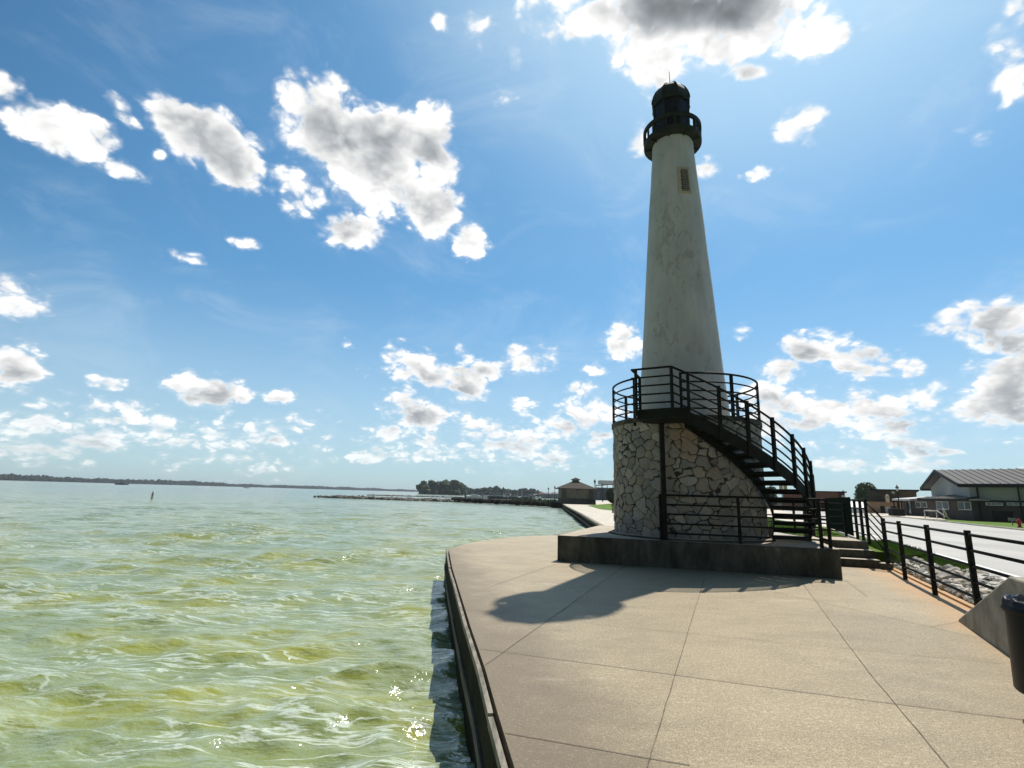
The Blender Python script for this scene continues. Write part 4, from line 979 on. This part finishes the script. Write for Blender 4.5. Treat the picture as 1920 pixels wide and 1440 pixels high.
def roof_side(E0, R0):
    dn = (Vector((*E0[:2],E0[2]))-Vector(R0)).normalized(); E1_ = Vector(E0)+dn*ov; sft = -dL*.9
    a_ = Vector(E1_)+sft; c_ = Vector(R0)+sft; a2, c2_ = a_+dL*(LEN+1.8), c_+dL*(LEN+1.8); up_ = Vector((0,0,.12))
    rf_.add([a_,a2,c2_,c_,a_+up_,a2+up_,c2_+up_,c_+up_], [(0,3,2,1),(4,5,6,7),(0,1,5,4),(1,2,6,5),(2,3,7,6),(3,0,4,7)])
    k = 0; s_ = 0.0
    while s_ < LEN+1.8:
        p_a, p_c = a_+up_+dL*s_, c_+up_+dL*s_; rf_.bar(p_a+Vector((0,0,.03)), p_c+Vector((0,0,.03)), .05, .06); s_ += .62
roof_side((c0.x,c0.y,zE), (ridge_b.x,ridge_b.y,zR)); roof_side((gL.x,gL.y,zE), (ridge_b.x,ridge_b.y,zR))
rf_.build('roof', m_, hl)
tr = MB()
for E0 in ((c0.x,c0.y,zE),(gL.x,gL.y,zE)):
    R0 = Vector((ridge_b.x,ridge_b.y,zR)); dn = (Vector(E0)-R0).normalized(); a_ = Vector(E0)+dn*(ov+.05)-dL*.95; c_ = R0-dL*.95
    tr.bar(a_, c_+Vector((0,0,.02)), .12, .34)
    tr.bar(a_+dL*.0-Vector((0,0,.08)), a_+dL*(LEN+1.8)-Vector((0,0,.08)), .18, .26)
tr.build('dark_trim', darktrim, hl)
nS = Vector((dL.y,-dL.x,0)); nS = nS if nS.dot(-c0) > 0 else -nS
def on_side(px, out=.1):
    d = ray(px, 940); k = d.x/d.y; t = (c0.x-k*c0.y)/(k*dL.y-dL.x); q = c0+dL*t; return q+nS*out
def side_rect(name, px0, px1, py0, py1, m_mat, out, th=.06, parent=None):
    a_, c_ = on_side(px0, out), on_side(px1, out); D_ = math.hypot(a_.x,a_.y); z1 = atD(px0,py0,D_).z; z0 = atD(px0,py1,D_).z
    return MB().bar((a_.x,a_.y,(z0+z1)/2), (c_.x,c_.y,(z0+z1)/2), th, z1-z0).build(name, m_mat, parent or hl)
for px in (1836.5,1913.5): side_rect('downspout', px-1.3, px+1.3, 908, 976, darktrim, .18, .16)
side_rect('band', 1829, 1990, 937.5, 940, darktrim, .12, .08)
for (a_, c_) in ((1848,1880),(1888,1921)):
    w_ = side_rect('window', a_, c_, 942.0, 947.5, winframe, .12, .05)
    for k in range(3):
        w3 = (c_-a_-3)/3; side_rect('pane', a_+1.5+k*w3+.7, a_+1.5+(k+1)*w3-.7, 943.2, 946.4, winm, .155, .03, w_)
side_rect('garage_door', 1857.5, 1895.5, 957.5, 976.5, darktrim, .10, .06)
# --- low annex in front of the gable
an = empty('annex_building', tuple(at(1745,969,RZ+.05)), 'low dark building with pale hip roof and white-framed windows beside the hall', 'building')
wallw = nmat('dark_annex_wall', (.055,.048,.047), (.085,.072,.07), .8, .9)
A0 = at(1742,970,RZ+.05); A1_ = at(1826,975.2,RZ+.05); zw = atD(1784,938,math.hypot(A0.x,A0.y)*.97).z
dF = Vector((A1_.x-A0.x, A1_.y-A0.y, 0)); nF = Vector((-dF.y,dF.x,0)).normalized(); nF = nF if nF.dot(Vector((A0.x,A0.y,0))) > 0 else -nF
A0v, A1v = Vector((A0.x,A0.y,0)), Vector((A1_.x,A1_.y,0))
dep = 16.0; B0v, B1v = A0v+nF*dep, A1v+nF*dep
MB().prism([tuple(v[:2]) for v in (A0v,A1v,B1v,B0v)], RZ-.3, zw).build('wall', wallw, an)
cen = (A0v+A1v)/2; apx = cen+nF*5.5; Da = math.hypot(apx.x,apx.y); zA = atD(1801,919.5,Da).z
ovv = .6; uF = dF.normalized()
E = [A0v-uF*ovv-nF*ovv, A1v+uF*ovv-nF*ovv, B1v+uF*ovv, B0v-uF*ovv]; ap2 = cen+nF*(dep-1)
rp = MB(); rp.add([(v.x,v.y,zw-.02) for v in E]+[(v.x,v.y,zw+.12) for v in E]+[(apx.x,apx.y,zA),(ap2.x,ap2.y,zA)], [(3,2,1,0),(0,1,5,4),(1,2,6,5),(2,3,7,6),(3,0,4,7),(4,5,8),(5,6,9,8),(6,7,9),(7,4,8,9)])
k_ = 0
for t in np.linspace(.06,.94,15):
    bp_ = E[0].lerp(E[1], t)+Vector((0,0,zw+.15)); u2 = min(t,1-t)*2; pk = E[0].lerp(E[1], .5); top_ = Vector((bp_.x,bp_.y,bp_.z)).lerp(Vector((apx.x,apx.y,zA+.02))+(E[0].lerp(E[1], t)-pk)*(1-u2), u2)
    tgt = E[0].lerp(E[1], t)+nF*((5.5+ovv)*u2); rp.bar(bp_, (tgt.x,tgt.y,zw+.15+(zA-zw-.12)*u2), .06, .07)
rp.build('roof', mat('pale_metal_roof', (.36,.355,.35), .45)[0], an)
tb_ = MB()
for v in (E[0],E[1]): tb_.bar((v.x,v.y,zw+.14), (apx.x,apx.y,zA+.05), .22, .10)
tb_.bar((E[0].x,E[0].y,zw+.02), (E[1].x,E[1].y,zw+.02), .10, .22); tb_.build('roof_trim', darktrim, an)
def front_pt(px, o_=.05):
    d = ray(px, 955); k = d.x/d.y; t = (A0v.x-k*A0v.y)/(k*dF.y-dF.x); return A0v+dF*t-nF*o_
def front_rect(name, px0, px1, py0, py1, m_mat, out=.05, th=.06, parent=None):
    a_, c_ = front_pt(px0,out), front_pt(px1,out); D_ = math.hypot(a_.x,a_.y); z1 = atD(px0,py0,D_).z; z0 = atD(px0,py1,D_).z
    return MB().bar((a_.x,a_.y,(z0+z1)/2), (c_.x,c_.y,(z0+z1)/2), th, z1-z0).build(name, m_mat, parent or an)
for (a_, c_, t_, b_) in ((1758,1781,940,955),(1799,1823,940.5,956)):
    w_ = front_rect('window', a_, c_, t_, b_, winframe)
    for k in range(2):
        h_ = (c_-a_)/2; front_rect('pane', a_+k*h_+1.0, a_+(k+1)*h_-1.0, t_+1.2, b_-1.2, winm, .09, .03, w_)
# entrance wing further left
W0, W1 = at(1688,966,RZ+.05), at(1744,969,RZ+.05); W0v, W1v = Vector((W0.x,W0.y,0)), Vector((W1.x,W1.y,0))
W0v *= 1.0; dW = W1v-W0v; nW = Vector((-dW.y,dW.x,0)).normalized(); nW = nW if nW.dot(W0v) > 0 else -nW
MB().prism([tuple(v[:2]) for v in (W0v+dW*.15,W1v,W1v+nW*10,W0v+nW*10)], RZ-.3, atD(1715,937,math.hypot(W0.x,W0.y)*.95).z).build('entrance_wing', wallw, an)
zp = atD(1705,936,math.hypot(W0.x,W0.y)).z; zp1 = atD(1705,931,math.hypot(W0.x,W0.y)*1.05).z
pr_ = MB(); e0, e1 = W0v-nW*.8, W0v+dW*.62-nW*.8; f1_, f0_ = W0v+dW*.62+nW*3, W0v+nW*3
pr_.add([(e0.x,e0.y,zp),(e1.x,e1.y,zp),(f1_.x,f1_.y,zp1),(f0_.x,f0_.y,zp1),(e0.x,e0.y,zp-.2),(e1.x,e1.y,zp-.2),(f1_.x,f1_.y,zp-.2),(f0_.x,f0_.y,zp-.2)], [(0,1,2,3),(7,6,5,4),(0,4,5,1),(1,5,6,2),(2,6,7,3),(3,7,4,0)])
pr_.build('porch_roof', mat('white_metal_roof', (.5,.5,.49), .4)[0], an)
sr = MB(); g0, g1_ = W0v+dW*.30-nW*.4, W1v-nW*.4; h1_, h0_ = W1v+nW*8, W0v+dW*.30+nW*8; zq = atD(1730,938,math.hypot(W1.x,W1.y)).z; zq1 = atD(1760,920.5,math.hypot(W1.x,W1.y)*1.15).z
sr.add([(g0.x,g0.y,zq),(g1_.x,g1_.y,zq),(h1_.x,h1_.y,zq1),(h0_.x,h0_.y,zq1-.5),(g0.x,g0.y,zq-.15),(g1_.x,g1_.y,zq-.15),(h1_.x,h1_.y,zq-.15),(h0_.x,h0_.y,zq-.15)], [(0,1,2,3),(7,6,5,4),(0,4,5,1),(1,5,6,2),(2,6,7,3),(3,7,4,0)])
sr.build('wing_roof', nmat('grey_shingle', (.085,.085,.082), (.13,.13,.125), 2, .85), an)
for t in (.02,.16,.30,.5): 
    v_ = W0v+dW*t-nW*.7; MB().bar((v_.x,v_.y,RZ), (v_.x,v_.y,zp-.2), .12).build('porch_post', darktrim, an)
def wing_rect(name, t0, t1, px, py0, py1, m_mat, out=.06):
    a_, c_ = W0v+dW*t0-nW*out, W0v+dW*t1-nW*out; D_ = math.hypot(a_.x,a_.y); z1 = atD(px,py0,D_).z; z0 = atD(px,py1,D_).z
    return MB().bar((a_.x,a_.y,(z0+z1)/2), (c_.x,c_.y,(z0+z1)/2), .05, z1-z0).build(name, m_mat, an)
wing_rect('window', .60, .78, 1730, 941, 952, winframe); wing_rect('pane', .62, .76, 1730, 942.5, 951, winm, .1)
wing_rect('window', .82, .97, 1740, 941, 952, winframe); wing_rect('pane', .84, .95, 1740, 942.5, 951, winm, .1)
wing_rect('door', .30, .42, 1712, 941, 963, winframe); wing_rect('door_glass', .32, .40, 1712, 943, 956, winm, .1)
# white ramp hand rails
rrm = empty('ramp_railing', tuple(at(1765,972,RZ)), 'white pipe hand rails beside the ramp of the low dark annex', 'railing')
wp = mat('white_pipe', (.62,.62,.6), .5)[0]
for (xa, ya, xb, yb, xg, yg) in ((1755,957,1781,973,1755,966),(1768,953,1776,967,1768,966),(1733,957,1757,958,1733,967)):
    D_ = math.hypot(*at(1770,974,RZ)[:2])*.99; a_, c_ = atD(xa,ya,D_), atD(xb,yb,D_); MB().tube([a_,c_], .05, 6).build('rail', wp, rrm)
    MB().tube([a_,(a_.x,a_.y,RZ)], .045, 6).build('post', wp, rrm)
# electrical box by the lamp
q_ = at(1682,968.5,RZ+.06); o = MB().box((q_.x,q_.y,RZ+.50), (1.3,.7,.75)).build('utility_box', darktrim, None, .03); tag(o, 'low dark box at the foot of the lamp post across the road', 'utility box')
q_ = at(1811,970.5,RZ+.06); o = MB().box((q_.x,q_.y,RZ+.9), (.45,.06,.65)); o.bar((q_.x,q_.y,RZ),(q_.x,q_.y,RZ+.6),.06); o = o.build('yard_sign', winframe); tag(o, 'small white sign on the lawn before the dark annex', 'sign')
# hydrant
q_ = at(1912,987.5,RZ+.05); hd = empty('fire_hydrant', (q_.x,q_.y,RZ), 'red fire hydrant on the far verge at the right edge', 'fire hydrant')
red = mat('hydrant_red', (.42,.03,.03), .4)[0]; k = math.hypot(q_.x,q_.y)/970*12.0/.86
MB().lathe([(.20*k,0),(.20*k,.06*k),(.13*k,.07*k),(.13*k,.55*k),(.17*k,.57*k),(.17*k,.62*k),(.14*k,.65*k),(.10*k,.76*k),(.04*k,.82*k),(.04*k,.86*k),(0,.86*k)], (q_.x,q_.y,RZ), 16).build('barrel', red, hd)
MB().tube([(q_.x-.28*k,q_.y,RZ+.42*k),(q_.x+.28*k,q_.y,RZ+.42*k)], .08*k, 10).build('outlet', red, hd)
q2_ = at(1916,985,RZ+.05); o = MB().box((q2_.x-.1,q2_.y+.6,RZ+.62*k), (.52,.06,.3*k)); o.bar((q2_.x-.1,q2_.y+.6,RZ),(q2_.x-.1,q2_.y+.6,RZ+.5*k),.05); o = o.build('yard_sign', mat('sign_white', (.3,.28,.3), .9, .0)[0]); tag(o, 'small white sign board behind the red hydrant', 'sign')
# road sign with two tan panels seen through the stair
q_ = at(1468,949,RZ); D_ = math.hypot(q_.x,q_.y); D_ = min(D_, 70)
sg_ = empty('road_sign', tuple(atD(1468,949,D_)), 'two tan sign boards on a post seen through the stair treads', 'sign')
for pa_ in (1464.5,1472.5):
    a_, c_ = atD(pa_-3.6,915,D_), atD(pa_+3.6,915,D_); z1, z0 = atD(pa_,906,D_).z, atD(pa_,927,D_).z
    MB().bar((a_.x,a_.y,(z0+z1)/2), (c_.x,c_.y,(z0+z1)/2), .06, z1-z0).build('board', nmat('tan_sign', (.30,.26,.17), (.36,.32,.22), 2, .8), sg_)
a_ = atD(1468,949,D_); MB().tube([(a_.x,a_.y,RZ),(a_.x,a_.y,z0+.3)], .05, 6).build('post', darktrim, sg_)
# parked cars
tyre = mat('tyre', (.015,.015,.015), .8)[0]
def make_car(name, label, paint, c, rz, L=4.4, Wd=1.8, H=1.45):
    root = bpy.data.objects.new(name, None); COL.objects.link(root); tag(root, label, 'car')
    prof = [(-L/2,.35),(-L/2,.72),(-L/2+.15,.85),(-L*.27,.92),(-L*.14,H-.04),(L*.17,H),(L*.33,.98),(L/2-.05,.90),(L/2,.6),(L/2,.35)]
    mb = MB(); vs = [(x,-Wd/2*(.86 if z > 1.05 else 1),z) for x,z in prof]+[(x,Wd/2*(.86 if z > 1.05 else 1),z) for x,z in prof]; n_ = len(prof)
    mb.add(vs, [tuple(range(n_)), tuple(range(n_,2*n_))[::-1]]+[(i,n_+i,n_+(i+1) % n_,(i+1) % n_) for i in range(n_)]); mb.build('body', paint, root, .05)
    for s_ in (-1,1): 
        mb = MB(); y = s_*(Wd/2*.86+.03); mb.add([(-L*.23,s_*(Wd/2*.93+.02),.97),(-L*.125,y,H-.12),(L*.155,y,H-.1),(L*.27,s_*(Wd/2*.93+.02),1.0)], [(0,1,2,3)]); mb.build('side_window', winm, root)
    for (x,s_) in ((-L*.31,-1),(-L*.31,1),(L*.31,-1),(L*.31,1)):
        mb = MB(); mb.tube([(x,s_*(Wd/2-.2),.32),(x,s_*(Wd/2+.01),.32)], .32, 18); w_ = mb.build('wheel', tyre, root)
        mb = MB(); mb.tube([(x,s_*(Wd/2+.005),.32),(x,s_*(Wd/2+.02),.32)], .19, 12); mb.build('rim', metal, w_)
    mb = MB(); mb.add([(-L*.262,-.66,.95),(-L*.262,.66,.95),(-L*.15,.62,H-.1),(-L*.15,-.62,H-.1)], [(0,1,2,3)]); ws = mb
    ws = MB().add([(-L*.272-.01,-.68,.95),(-L*.272-.01,.68,.95),(-L*.150-.01,.64,H-.08),(-L*.150-.01,-.64,H-.08)], [(0,1,2,3)]).build('windscreen', winm, root)
    for s_ in (-1,1): MB().box((-L/2-.005,s_*.62,.70), (.04,.34,.14)).build('headlight', winframe, root)
    root.location = c; root.rotation_euler = (0,0,rz); return root
wpaint = mat('white_car_paint', (.62,.63,.64), .25, .6)[0]; bpaint = mat('dark_blue_car_paint', (.03,.05,.10), .25, .6)[0]; spaint = mat('silver_car_paint', (.35,.37,.38), .25, .6)[0]
q_ = at(1602,968,RZ); make_car('parked_car', 'white car on the road seen through the landing guard rail', wpaint, (q_.x,q_.y,RZ), math.radians(-115))
q_ = at(1458,951.5,PZ); make_car('parked_car', 'silver parked car seen through the rails left of the tan sign post', spaint, (q_.x,q_.y,PZ), math.radians(175))
q_ = at(1482,951,PZ); make_car('parked_car', 'dark blue parked car seen through the rails below the stair foot', bpaint, (q_.x+3,q_.y,PZ), math.radians(5))
# trees on land
q_ = atD(1626,958,125); tree('broadleaf_tree', (q_.x,q_.y,RZ), (atD(1626,911,125).z-RZ), 42*125/970, 'dark green broadleaf tree left of the olive block building', 'tree', M['leaf'], 4, 5200, .20, .3, nclump=12)
q_ = atD(1446,950,80); tree('broadleaf_tree', (q_.x,q_.y,RZ), 3.2, 2.6, 'small dark tree beyond the road seen between stair treads', 'tree', M['leaf_dark'], 9, 1500, .12, .1)
# ------------------------------------------------------------------ far shores, island, marina
def mass(name, label, spans, seed, mt, dens=1.0, leaf=.9, extra=True):
    r = random.Random(seed); cl = []
    for (px0, px1, D0_, D1__, h_fn) in spans:
        px = px0
        while px < px1:
            t = (px-px0)/max(1, px1-px0); D = D0_+(D1__-D0_)*t; h = h_fn(px)*D/970
            g_ = atD(px, 915, D*r.uniform(1.0,1.035)); hh = h*r.uniform(.72,1.12); k = 0; rad = h*.27
            cl.append((g_.x, g_.y, WZ+.3+hh-rad, rad)); cl.append((g_.x+r.uniform(-1,1)*rad, g_.y, WZ+.3+max(rad*.5,hh*.45), rad*1.15)); cl.append((g_.x+r.uniform(-1,1)*rad, g_.y-rad, WZ+rad*.7, rad*1.0))
            px += max(.9, rad*1.15*970/D)/dens
    mb = MB()
    for i, c_ in enumerate(cl): mb.blob(c_[:3], (c_[3],c_[3],c_[3]), i, 1, .45, f=1.8)
    if extra: lc = leaf_crown(cl, min(26000, len(cl)*28), leaf, seed); mb.add(lc.v, lc.f)
    o = mb.build(name, mt); tag(o, label, 'woodland', kind='stuff'); return o
def hl1(px): return 6.3+.6*math.sin(px*.021+1)+.5*math.sin(px*.11)-px*.0030
mass('far_woodland', 'long low dark wooded shore across the lake at left', [(-60,420,1300,1700,lambda px: hl1(px)+.8),(415,800,1750,2100,hl1)], 1, M['leaf_far'], 1.1, 2.2)
def isl(px):
    t = (px-785)/(876-785); return 24.0*(1-.9*max(0,.09-t)/.09)*(1-.55*max(0,t-.86)/.14)+1.8*math.sin(px*.4)
mass('island_trees', 'dense dark green trees covering the small island', [(791,870,470,470,isl)], 5, M['leaf_dark'], 3.2, .5)
gi = [atD(784,924,465), atD(872,927,465), atD(876,925,500), atD(785,923,500)]
sheet('island_ground', [(v.x,v.y) for v in gi], WZ+.35, M['bank'], .8)
def mid(px): t = (px-875)/135; return 13.5+2.5*math.sin(px*.09)-7*max(0,t-.75)*2
mass('shore_woodland', 'wooded shore behind the marina right of the island', [(877,1050,640,600,mid)], 8, M['leaf_dark'], 2.2, .9)
fs1 = [atD(-120,915,1290), atD(420,915,1690), atD(800,915,2090), atD(800,915,2500), atD(-120,915,2000)]
sheet('far_shore', [(v.x,v.y) for v in fs1], WZ+.4, M['bank'], 1.0)
fs2 = [atD(872,925,625), atD(1060,930,590), atD(1200,930,900), atD(872,925,900)]
sheet('far_shore', [(v.x,v.y) for v in fs2], WZ+.5, M['bank'], 1.0)
# white waterfront houses
hwall = nmat('pale_house_wall', (.42,.43,.41), (.52,.53,.50), .3, .8); hroof = nmat('grey_house_roof', (.13,.13,.13), (.2,.2,.2), .5, .8)
for k, (px, w_, h_, lab) in enumerate([(1004,10,6,'leftmost small pale house on the shore behind the marina'),(1015,11,9,'reddish-roofed pale house behind the marina boats'),(1027,12,9,'pale waterfront house left of the thin tall lamp post'),(1039,12,10,'pale waterfront house nearest the restroom building'),(1050,11,10,'pale waterfront house partly behind the restroom roof')]):
    D = 400; g_ = atD(px, 932, D); s_ = D/970; r = empty('house', (g_.x,g_.y,WZ+.5), lab, 'house', 'pale waterfront houses')
    MB().box((g_.x,g_.y,WZ+.5+h_*s_*.36), (w_*s_*.9,6,h_*s_*.72)).build('wall', hwall, r)
    mb = MB(); hip_roof(mb, (g_.x,g_.y), w_*s_*.9, 6, WZ+.5+h_*s_*.72+.05, h_*s_*.3, .3, w_*s_*.5); mb.build('roof', hroof if k != 1 else brick, r)
    for j in range(3): MB().box((g_.x+(j-1)*w_*s_*.27,g_.y-3.02,WZ+.5+h_*s_*.38), (w_*s_*.13,.1,h_*s_*.3)).build('window', winm, r)
sheet('shore_ground', [(v.x,v.y) for v in (atD(995,930,388), atD(1062,932,388), atD(1080,932,520), atD(990,930,520))], WZ+.5, M['bank'], .8)
# breakwater rocks (rubble that reads as one mass) and dark bank
jm = MB(); r = random.Random(21)
for i in range(520):
    t = r.random(); px = 592+(880-592)*t; base = at(px, 932.5+(px-592)*.0345, WZ); 
    off_ = r.gauss(0,.9); s_ = r.uniform(.22,.62)*(1.0 if t > .1 else .7); pk = max(0, 1-abs(off_)/2.2)*.45
    jm.blob((base.x+r.gauss(0,.3), base.y+off_+1.0, WZ+.05+pk*r.uniform(.2,1)), (s_*1.2,s_,s_*.75), i, 1, .35)
tag(jm.build('breakwater_rocks', M['jetty']), 'low rubble breakwater running out into the lake', 'rocks', kind='stuff')
jm = MB()
for i in range(300):
    px = r.uniform(690, 905); base = at(px, 928.9+(px-690)*.0255, WZ); s_ = r.uniform(.3,.6); jm.blob((base.x, base.y+r.gauss(0,.8), WZ+.1), (s_*1.5,s_,s_*.7), i, 1, .35)
tag(jm.build('breakwater_rocks', M['jetty']), 'thin second line of breakwater rubble farther out', 'rocks', kind='stuff')
bp_ = [at(846,941,WZ), at(900,943,WZ), at(960,945.5,WZ), at(1020,949,WZ), at(1060,953,WZ), at(1064,947,WZ), at(1000,942.5,WZ), at(900,939,WZ), at(850,938.5,WZ)]
mb = MB(); mb.prism([(v.x,v.y) for v in bp_], WZ-.3, WZ+.62); o = mb.build('bank', M['bank']); tag(o, kind='structure')
jm = MB()
for i in range(260):
    px = r.uniform(846,1056); base = at(px, 941+(px-846)*.056, WZ); s_ = r.uniform(.25,.6); jm.blob((base.x, base.y+r.uniform(0,1.6), WZ+.35+r.random()*.45), (s_*1.3,s_,s_*.7), i, 1, .35)
tag(jm.build('bank_rocks', M['bank']), 'dark wet rocks along the marina bank', 'rocks', kind='stuff')
cl = []
for i in range(60):
    px = r.uniform(962,1050); base = at(px, 945.5+(px-962)*.06, WZ); cl.append((base.x, base.y+r.uniform(.6,1.8), WZ+.75+r.uniform(0,.35), .5))
mb = leaf_crown(cl, 6000, .10, 3); core(mb, cl, .6); tag(mb.build('bank_weeds', M['leaf']), 'green weeds growing on the marina bank', 'weeds', kind='stuff')
# marina dock, piles and boats
dk = nmat('dock_boards', (.20,.18,.15), (.32,.30,.26), 2, .9)
dA, dB = at(905,936,WZ+.35), at(1052,938.5,WZ+.35)
doc = empty('dock', (dA.x,dA.y,WZ), 'long low boat dock behind the marina bank', 'dock')
MB().bar((dA.x,dA.y,WZ+.4), (dB.x,dB.y,WZ+.4), 1.6, .18).build('deck', dk, doc)
for k in range(14):
    v_ = dA.lerp(dB, k/13); MB().tube([(v_.x,v_.y-.7,WZ-.5),(v_.x,v_.y-.7,WZ+1.1+(.8 if k % 4 == 0 else 0))], .12, 7).build('pile', M['bark'], doc)
bwht = mat('boat_white', (.58,.6,.6), .35)[0]; bdark = mat('boat_dark', (.03,.035,.05), .35)[0]; canv = mat('canvas_dark', (.03,.04,.06), .8)[0]
def make_boat(name, label, hullm, L=6.0, canopy=True, cat='boat', group=None, cabin=False):
    root = bpy.data.objects.new(name, None); COL.objects.link(root); tag(root, label, cat, group)
    n_ = 9; vs = []; fs = []
    for i in range(n_):
        t = i/(n_-1); x = -L/2+L*t; w = L*.17*(1-max(0,t-.45)**1.8*3.1); w = max(w,.03); sh_ = .62+.25*t
        vs += [(x,-w,sh_),(x,-w*.8,.05),(x,0,-.15+.3*max(0,t-.7)),(x,w*.8,.05),(x,w,sh_)]
    for i in range(n_-1):
        for k in range(4): fs.append((i*5+k,i*5+k+1,i*5+6+k,i*5+5+k))
        fs.append((i*5,i*5+5,i*5+9,i*5+4))
    fs.append((0,4,3,2,1)); MB().add(vs, fs).build('hull', hullm, root)
    MB().box((-.1*L,0,.86), (L*.34,L*.2,.42)).build('console' if not cabin else 'cabin', bwht if not cabin else bdark, root, .05)
    ws = MB(); ws.add([(.08*L,-L*.1,1.05),(.08*L,L*.1,1.05),(.02*L,L*.09,1.45),(.02*L,-L*.09,1.45)], [(0,1,2,3)]); ws.build('windscreen', winm, root)
    if canopy:
        c_ = MB().box((-.08*L,0,2.0), (L*.42,L*.26,.10)).build('canopy', canv, root, .03)
        for sx in (-.27,.11):
            for sy in (-.12,.12): MB().tube([(sx*L,sy*L,.7),(sx*L,sy*L,1.98)], .03, 5).build('canopy_pole', bwht, c_)
    MB().box((-L/2-.15,0,.5), (.35,.4,.8)).build('outboard', bdark, root)
    return root
labs = ['white boat moored at the left end of the dock','dark boat with canopy second from the left in the marina','boat with dark blue canopy in the middle of the marina','pale boat with raised canopy right of the middle','large dark canopied boat over a lift in the marina','white cruiser near the right end of the dock','small dark boat moored closest to the restroom']
for k, px in enumerate((894,911,934,946,959,990,1005)):
    v_ = at(px, 936.2+(px-894)*.02, WZ); bo = make_boat('moored_boat', labs[k], bwht if k % 3 == 0 else bdark, 5.2+.5*(k % 3), k not in (0,), 'boat', 'boats moored in the marina')
    bo.location = (v_.x, v_.y-1.5+(k % 2)*2.5, WZ+.15); bo.rotation_euler = (0,0,[.1,1.2,2.8,.3,3.3,.0,1.0][k]); s_ = 1.55; bo.scale = (s_,s_,s_)
# boats out on the lake
v_ = at(227,909,WZ); D = math.hypot(v_.x,v_.y); k = 18*D/970/7.0
bo = make_boat('cabin_cruiser', 'dark blue cabin boat crossing the lake at left', bdark, 7.0, True, 'boat', None, True); bo.location = (v_.x,v_.y,WZ); bo.scale = (k,k,k); bo.rotation_euler = (0,0,math.pi+.1)
v_ = at(462,915.3,WZ); D = math.hypot(v_.x,v_.y); k = 9*D/970/5.0
bo = make_boat('speed_boat', 'small white speed boat far out near the wooded shore', bwht, 5.0, False, 'boat'); bo.location = (v_.x,v_.y,WZ); bo.scale = (k,k,k); bo.rotation_euler = (0,0,math.pi)
v_ = at(284,935,WZ); by = empty('marker_buoy', (v_.x,v_.y,WZ), 'tilted white marker buoy with orange band floating on the lake', 'buoy')
Db = math.hypot(v_.x,v_.y); hb_ = 11.5*Db/970; tl = Vector((.14*hb_,0,hb_)); 
MB().tube([v_+Vector((0,0,-.3)), v_+tl*.93, v_+tl], [.17,.15,.06], 12).build('float_body', bwht, by)
MB().tube([v_+tl*.42, v_+tl*.62], [.172,.17], 12).build('band', mat('orange_band', (.30,.16,.08), .5)[0], by)
# ------------------------------------------------------------------ haze over the lake
hz_ = MB(); hz_.box((0,1500,8.0), (5200,4600,20.0)); ho = hz_.build('haze', mat('haze_tmp', (1,1,1))[0])
hm = bpy.data.materials.new('haze_air'); hm.use_nodes = True; t = hm.node_tree; t.nodes.clear()
out = t.nodes.new('ShaderNodeOutputMaterial'); pv = t.nodes.new('ShaderNodeVolumePrincipled')
pv.inputs['Color'].default_value = (.80,.90,1,1); pv.inputs['Density'].default_value = .00018; pv.inputs['Anisotropy'].default_value = .2
t.links.new(pv.outputs[0], out.inputs['Volume']); ho.data.materials.clear(); ho.data.materials.append(hm); tag(ho, kind='stuff')
